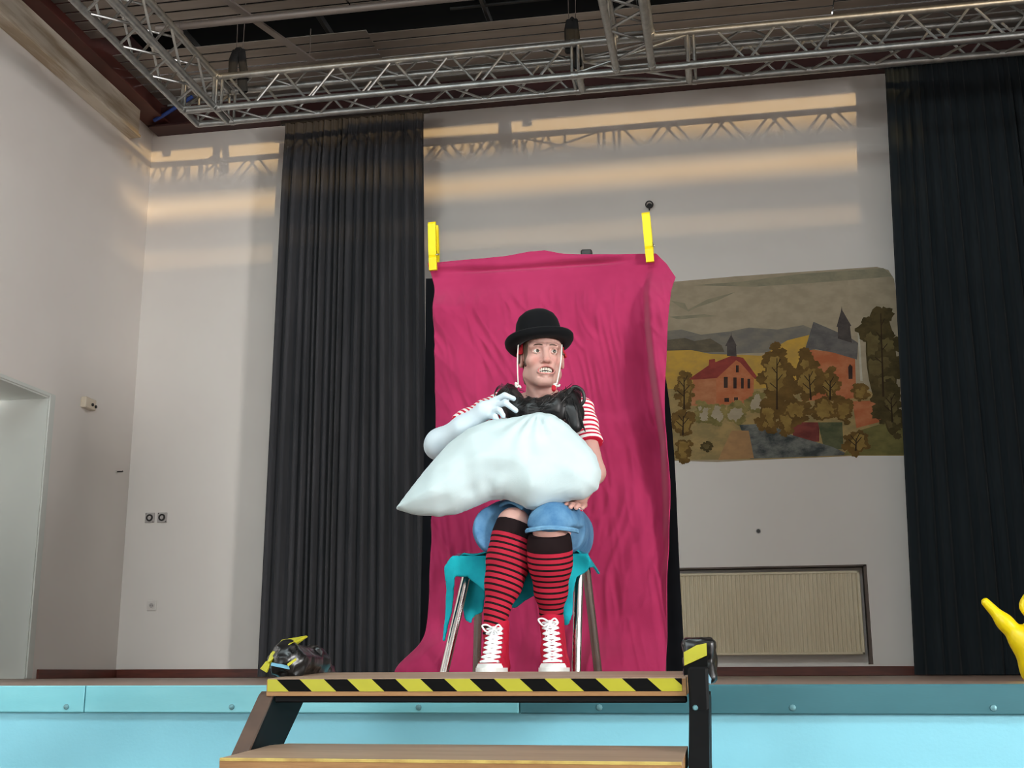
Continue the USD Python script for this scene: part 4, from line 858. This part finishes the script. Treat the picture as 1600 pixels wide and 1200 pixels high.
# ---- hair and red bandana under the hat
def shell(P, o, lo, hi, fy):
    d = head(P); d = np.maximum(d-o, -(d-o+.006)); z = P[..., 2]
    return np.maximum.reduce([d, lo-z, z-hi, fy-P[..., 1]+0*z])
def hairf(P):
    b = shell(P, .0055, -.112, .09, .0); b = np.where((P[..., 0] > .02) & (P[..., 2] < .01), .05, b); side = P[..., 2] < -.03
    b = np.where(side & (P[..., 1] < .036), np.maximum(b, .036-P[..., 1]), b)
    burn = np.maximum.reduce([head(P)-.004, np.abs(P[..., 1]+.036)-.013, np.abs(P[..., 2]-.005)-.058, .05+P[..., 0]])
    return np.minimum(b, burn)
hm = net(hairf, (-.110, -.10, -.14), (.110, .14, .10), .0035)
obj('hair', (tow(hm[0]), hm[1]), M['hair'], man, smooth=True)
bm = net(lambda P: np.maximum(np.where((P[..., 0] > 0) & (P[..., 1] < .012), .02, shell(P, .0105, -.004+0*P[..., 2], .085, -.022)), -(P[..., 2]-(.002+.10*(P[..., 1]+.03)*0)))*1.0, (-.115, -.06, -.02), (.115, .14, .10), .0035)
obj('bandana', (tow(bm[0]), bm[1]), M['bandana'], man, smooth=True)
# ---- bowler hat
hat_c = np.array([-.766, 1.118, 1.352]); hr = math.radians(-5.0); hp = math.radians(7.0)
def toworld_hat(v):
    v = np.asarray(v, float); c, s = math.cos(hr), math.sin(hr)
    cp_, sp_ = math.cos(hp), math.sin(hp); v = np.c_[v[:, 0], v[:, 1]*cp_+v[:, 2]*sp_, -v[:, 1]*sp_+v[:, 2]*cp_]
    w = np.c_[v[:, 0]*c+v[:, 2]*s, v[:, 1], -v[:, 0]*s+v[:, 2]*c]; w = w@RH; return w+hat_c
n = 72; th = np.linspace(0, 2*PI, n, endpoint=False)
prof = [(.0, .1545), (.030, .1525), (.056, .144), (.075, .127), (.086, .104), (.0905, .075), (.0915, .045), (.0925, .012), (.096, .004), (.104, .0), (.118, .002), (.130, .007), (.1385, .016), (.1425, .026), (.1415, .033), (.136, .032), (.132, .024), (.126, .015), (.116, .009), (.102, .006)]
prof = prof[:8]+prof[8:14]+prof[14:]
top = [(.0, .1545), (.030, .1525), (.056, .144), (.0765, .127), (.088, .104), (.0935, .075), (.0955, .045), (.0965, .010)]
brim = [(.090, .012), (.097, .0085), (.108, .0085), (.120, .012), (.129, .020), (.1335, .031), (.1395, .034), (.1435, .028), (.1425, .016), (.135, .004), (.122, -.003), (.106, -.005), (.090, -.003)]
def ringmesh(pr, closed):
    v, f = [], []
    for r, z in pr:
        for a in th:
            ry = r*(1.10 if r > .09 else 1.08); zz = z
            if r > .10: zz += (r-.10)*.02*abs(math.cos(a))**1.5-(r-.10)*.25*abs(math.sin(a))**2
            v.append((r*math.cos(a), ry*math.sin(a), zz))
    k = len(pr)
    for i in range(k if closed else k-1):
        j = (i+1) % k
        for s in range(n): s2 = (s+1) % n; f += [(i*n+s, j*n+s, j*n+s2), (i*n+s, j*n+s2, i*n+s2)]
    return np.array(v), np.array(f)
inner = [(r*.96, z-.006) for r, z in reversed(top)]
cv, cf = ringmesh(top+inner, True)
hat = obj('bowler_hat', (toworld_hat(cv), cf), M['hat'], man, smooth=60)
cv, cf = ringmesh(brim, True); obj('brim', (toworld_hat(cv), cf), M['hat'], hat, smooth=True)
cv, cf = ringmesh([(.0970, .012), (.0988, .014), (.0983, .042), (.0965, .043), (.0950, .041), (.0955, .012)], True); obj('ribbon', (toworld_hat(cv), cf), M['hat_band'], hat, smooth=50)
def cord(p, q, bend): return tube(spline([p, ((p[0]+q[0])/2+bend, (p[1]+q[1])/2-.006, (p[2]+q[2])/2), q], 12), .0030, 6)
obj('cord', cat(cord((-.846, 1.055, 1.345), (-.843, 1.035, 1.170), -.002), tube(spline([(-.843, 1.035, 1.172), (-.853, 1.03, 1.178), (-.848, 1.025, 1.160), (-.838, 1.03, 1.166), (-.832, 1.03, 1.156)], 14), .0045, 6)), M['cord'], hat, smooth=70)
obj('cord', cat(cord((-.665, 1.055, 1.335), (-.684, 1.02, 1.160), .006), tube(spline([(-.684, 1.02, 1.164), (-.694, 1.015, 1.160), (-.676, 1.012, 1.152), (-.670, 1.015, 1.160)], 12), .0045, 6)), M['cord'], hat, smooth=70)
obj('toggle', cbox((-.703, 1.005, 1.132), (-.686, 1.022, 1.158), .005), M['bandana'], hat)
# ---- striped shirt
def shirtf(P):
    d = torso(P, .008); d = smax(d, P[..., 2]-1.135, .01)
    return smax(d, .60-P[..., 2], .004)
sm = taubin(net(shirtf, (-1.06, 1.03, .58), (-.50, 1.40, 1.20), .009), 4)
sh = obj('shirt', sm, M['shirt'], man, smooth=True, attrs={'along': sm[0][:, 2]+.15*np.abs(sm[0][:, 0]+.78)})
def sleeve(a, b, ra, rb, cut):
    a, b = np.array(a), np.array(b); ax_ = (b-a)/np.linalg.norm(b-a); L = np.linalg.norm(b-a)
    def f(P):
        t = (P-a)@ax_.astype(np.float32)
        return smax(smax(rc(P, a, b, ra, rb)+.003*np.sin(t*70), t-cut*L, .004), -.045-t, .01)
    lo = np.minimum(a, b)-.09; hi = np.maximum(a, b)+.09
    m = taubin(net(f, lo, hi, .0065), 3); return m, (m[0]-a)@ax_
for a, b, ra, rb, cut in ((sR, eR, .066, .062, .70), (sL, eL, .069, .062, .56)):
    m, t = sleeve(a, b, ra, rb, cut); obj('sleeve', m, M['shirt'], sh, smooth=True, attrs={'along': t})
# ---- denim shorts
def shortsf(P):
    R = chain(P, [(-.86, 1.26, .575), (-.880, .98, .575), (-.884, .86, .568)], [.125, .112, .104], .03)
    R = smax(R, (.900-P[..., 1])+.75*(P[..., 0]+.86)+.30*(P[..., 2]-.60), .008)
    L = chain(P, [(-.70, 1.26, .575), (-.674, .90, .572), (-.674, .80, .562)], [.125, .106, .096], .03)
    L = smax(L, np.minimum(.556-.02*np.cos((P[..., 0]+.675)*22)-P[..., 2], .885-P[..., 1]), .006)
    d = smin(R, L, .015); d = smin(d, ell(P, (-.78, 1.25, .60), (.19, .14, .13)), .03)
    w = meshkit.noise(P*np.array([14, 9, 16], np.float32), 5)-.5
    return smax(smax(d+.008*w, .478-P[..., 2], .01), P[..., 2]-.70, .01)
dm = taubin(net(shortsf, (-1.02, .66, .46), (-.54, 1.42, .74), .008), 3)
so = obj('shorts', dm, M['denim'], man, smooth=True)
obj('hem', tube(spline([(-.792, .842, .64), (-.845, .872, .672), (-.905, .905, .655), (-.955, .938, .60), (-.972, .945, .545), (-.955, .93, .50)], 22), .0055, 6, flat=1.5), M['denim_hem'], so)
obj('hem', tube(spline([(-.768, .775, .548), (-.755, .725, .545), (-.72, .697, .546), (-.675, .688, .549), (-.63, .698, .547), (-.592, .735, .545), (-.578, .79, .545)], 24), .0062, 6, flat=1.5), M['denim_hem'], so)
# ---- knee socks
def sock(pts, rs, top, axis, lo, hi):
    top, axis = np.array(top), np.array(axis, float)/np.linalg.norm(axis)
    f = lambda P: smax(chain(P, pts, rs, .03), -((P-top)@axis.astype(np.float32)), .004)
    m = taubin(net(f, lo, hi, .0055), 3); s = (m[0]-top)@axis
    return m, np.where(s < .055, (s-.055)*.03, s-.055)
m, s = sock([(-.826, .850, .610), (-.836, .845, .53), (-.848, .842, .45), (-.866, .828, .36), (-.888, .808, .26), (-.895, .80, .19), (-.895, .80, .10)], [.064, .073, .0805, .066, .042, .037, .040], (-.825, .85, .590), (-.29, -.16, -1), (-.96, .73, .05), (-.73, .95, .69))
obj('sock', m, M['sock'], man, smooth=True, attrs={'along': s})
m, s = sock([(-.683, .785, .55), (-.685, .795, .49), (-.686, .815, .43), (-.690, .850, .33), (-.695, .885, .25), (-.692, .905, .18), (-.69, .91, .10)], [.073, .0775, .077, .058, .038, .036, .040], (-.683, .765, .531), (-.02, .30, -1), (-.79, .68, .05), (-.58, .99, .65))
obj('sock', m, M['sock'], man, smooth=True, attrs={'along': s})
# ---- red high-top shoes
def shoe(base, yaw, lean, top):
    ca, sa = math.cos(yaw), math.sin(yaw)
    def W(v): v = np.asarray(v, float).reshape(-1, 3); return np.c_[v[:, 0]*ca-v[:, 1]*sa, v[:, 0]*sa+v[:, 1]*ca, v[:, 2]]+np.array(base)
    tx, ty = lean
    def up(P):
        q = P
        d = chain(q, [(0, .050, .055), (0, -.02, .055), (0, -.110, .045), (0, -.162, .034)], [.040, .043, .041, .028], .03)
        d = smin(d, rc(q, (0, .02, .06), (tx, ty+.02, top), .044, .044), .03)
        d = smin(d, chain(q, [(tx, ty-.005, top-.01), (tx*.5, -.035, .115), (0, -.110, .054)], [.036, .037, .034], .03), .03)
        d = smax(d, P[..., 2]-top-.012*np.cos(P[..., 0]*30), .003); d = smax(d, .016-P[..., 2], .003)
        return d
    um = net(up, (-.075+min(tx, 0), -.22, .0), (.075+max(tx, 0), .13, top+.03), .005)
    um = taubin(um, 3)
    sh_ = obj('shoe', (W(um[0]), um[1]), M['canvas_red'], man, smooth=True)
    th_ = np.linspace(0, 2*PI, 40, endpoint=False)
    out = []
    for a in th_:
        y = -.060+.150*math.sin(a); w = .048+.009*ss(.0, -.10, y)-.004*ss(.02, .09, y); out.append((w*np.sign(math.cos(a))*abs(math.cos(a))**.75, y))
    obj('sole', (lambda m: (W(m[0]), m[1]))(prism(out, .0, .053, 'z')), M['rubber'], sh_, smooth=50)
    capf = lambda P: np.maximum.reduce([up(P)-.005, P[..., 1]+.135, .02-P[..., 2], P[..., 2]-.068-.0*P[..., 1]])
    cm = net(capf, (-.07, -.23, .0), (.07, -.12, .10), .0045); obj('toe_cap', (W(cm[0]), cm[1]), M['rubber'], sh_, smooth=True)
    # laces: rows up the front, each on the surface
    def front(x, z):
        ys = np.linspace(-.22, .10, 220, dtype=np.float32); P = np.stack([np.full_like(ys, x), ys, np.full_like(ys, z)], -1); d = up(P); i = int(np.argmax(d < .0)); return ys[i] if d[i] < 0 else .0
    rows = np.linspace(.074, top-.030, 8); L = []
    def lace(a, b, lift=.004, r=.0028):
        pts = []
        for t in np.linspace(0, 1, 9):
            x = a[0]*(1-t)+b[0]*t; z = a[1]*(1-t)+b[1]*t; pts.append((x, front(x, z)-lift-.004*math.sin(PI*t), z))
        L.append(tube(W(pts), r, 6, flat=1.5))
    hw = lambda z: .032-.004*ss(.05, .2, z)
    cx = lambda z: tx*ss(.05, top, z)
    for i, z in enumerate(rows):
        lace((cx(z)-hw(z), z), (cx(z)+hw(z), z+.002), .003)
        if i+1 < len(rows):
            z2 = rows[i+1]; lace((cx(z)-hw(z), z), (cx(z2)+hw(z2), z2), .005); lace((cx(z)+hw(z), z), (cx(z2)-hw(z2), z2), .007)
    ob = obj('laces', cat(*L), M['lace'], sh_, smooth=50)
    zt = rows[-1]; yk = front(cx(zt), zt)-.014; K = []
    for s_, d1, d2 in ((-1, .042, .018), (1, .030, -.01)):
        K.append(tube(W(spline([(cx(zt), yk, zt), (cx(zt)+s_*d1*.6, yk-.006, zt+.014), (cx(zt)+s_*d1, yk-.004, zt+.002+d2*.4), (cx(zt)+s_*d1*.55, yk-.008, zt-.012), (cx(zt), yk, zt)], 20)), .0033, 6))
        K.append(tube(W(spline([(cx(zt), yk, zt), (cx(zt)+s_*.010, yk-.006, zt-.025), (cx(zt)+s_*.016, yk-.012, zt-.060)], 12)), .0033, 6))
    K.append(tube(W([(cx(zt), yk-.004, zt-.006), (cx(zt), yk-.004, zt+.008)]), .006, 8))
    obj('bow', cat(*K), M['lace'], sh_, smooth=50)
    ey = [(lambda m: (W(m[0]+np.array([cx(z)+s_*(hw(z)+.001), front(cx(z)+s_*hw(z), z)-.002, z])), m[1]))(tube([(0, -.002, 0), (0, .004, 0)], .0038, 8)) for z in rows for s_ in (-1, 1)]
    obj('eyelets', cat(*ey), M['alu'], sh_)
shoe((-.890, .800, 0), math.radians(2), (.002, .005), .222)
shoe((-.672, .835, 0), math.radians(4), (-.020, .045), .245)
# ---- long white glove on the raised hand
gl = taubin(net(lambda P: smin(smax(chain(P, [(-1.178, 1.050, .935), (-1.160, 1.02, .938), (-1.05, .950, .985), wR], [.058, .058, .046, .033], .03), -(P-np.array((-1.17, 1.06, .92), np.float32))@np.array((.6, -.75, .28), np.float32)-.045, .01), hand(P, wR, rk, rf, rt, .002), .02), (-1.27, .82, .83), (-.79, 1.14, 1.15), .0042), 3)
obj('glove', gl, M['glove'], man, smooth=True, label='long white glove')
# ---- black wig worn round the neck like a scarf
def wigf(P):
    d = chain(P, [(-.890, 1.10, 1.150), (-.885, 1.035, 1.105), (-.830, .985, 1.050), (-.765, .965, 1.035), (-.690, .975, 1.050), (-.640, 1.02, 1.085), (-.622, 1.07, 1.120)], [.036, .050, .052, .054, .052, .046, .036], .03)
    d = smin(d, chain(P, [(-.640, 1.02, 1.085), (-.615, .985, 1.04), (-.602, .965, .975)], [.04, .036, .026], .03), .02)
    w = meshkit.noise(P*np.array([42, 42, 10], np.float32), 3)-.5
    return d+.013*w
wg = obj('black_wig', taubin(net(wigf, (-.98, .88, .93), (-.54, 1.17, 1.21), .006), 2), M['wig'], man, smooth=True, label='shiny black wig worn like a scarf')
rng = np.random.default_rng(12); st_ = []
path = spline([(-.895, 1.07, 1.165), (-.885, .985, 1.10), (-.830, .935, 1.050), (-.765, .912, 1.035), (-.690, .922, 1.050), (-.640, .972, 1.085), (-.610, 1.03, 1.13)], 60)
for i in range(260):
    k = int(rng.integers(0, 52)); ln = int(rng.integers(4, 9)); off = rng.normal(0, 1, 3)*np.array([.012, .006, .022]); d2 = rng.normal(0, 1, 3)*np.array([.010, .008, .018])
    seg = path[k:k+ln]+off+np.linspace(0, 1, len(path[k:k+ln]))[:, None]*d2
    if len(seg) > 3: st_.append(tube(seg, .0013, 4))
for s in range(26):
    p = np.array([-.66+.07*rng.random(), .955, 1.10-.05*rng.random()]); st_.append(tube(spline([p, p+(.012, -.012, -.04), p+(.02+.02*rng.random(), -.006, -.10)], 9), .0016, 4))
for s in range(4): 
    c = np.array([-.905+.003*s, 1.02, 1.115]); a = np.linspace(0, 2*PI, 22)[:-1]; st_.append(tube(np.c_[c[0]+(.022+.003*s)*np.cos(a), np.full(21, .97-.003*s), c[2]+(.030+.004*s)*np.sin(a)], .0014, 5, closed=True))
obj('strands', cat(*st_), M['wig'], wg, smooth=60, kind='stuff')
obj('loop', tube(spline([(-.640, .985, 1.085), (-.628, .98, 1.118), (-.604, .978, 1.138), (-.576, .985, 1.122), (-.570, .99, 1.085), (-.590, .995, 1.06)], 26), np.interp(np.linspace(0, 1, 26), [0, .5, 1], [.010, .0075, .006]), 8), M['wig'], wg)
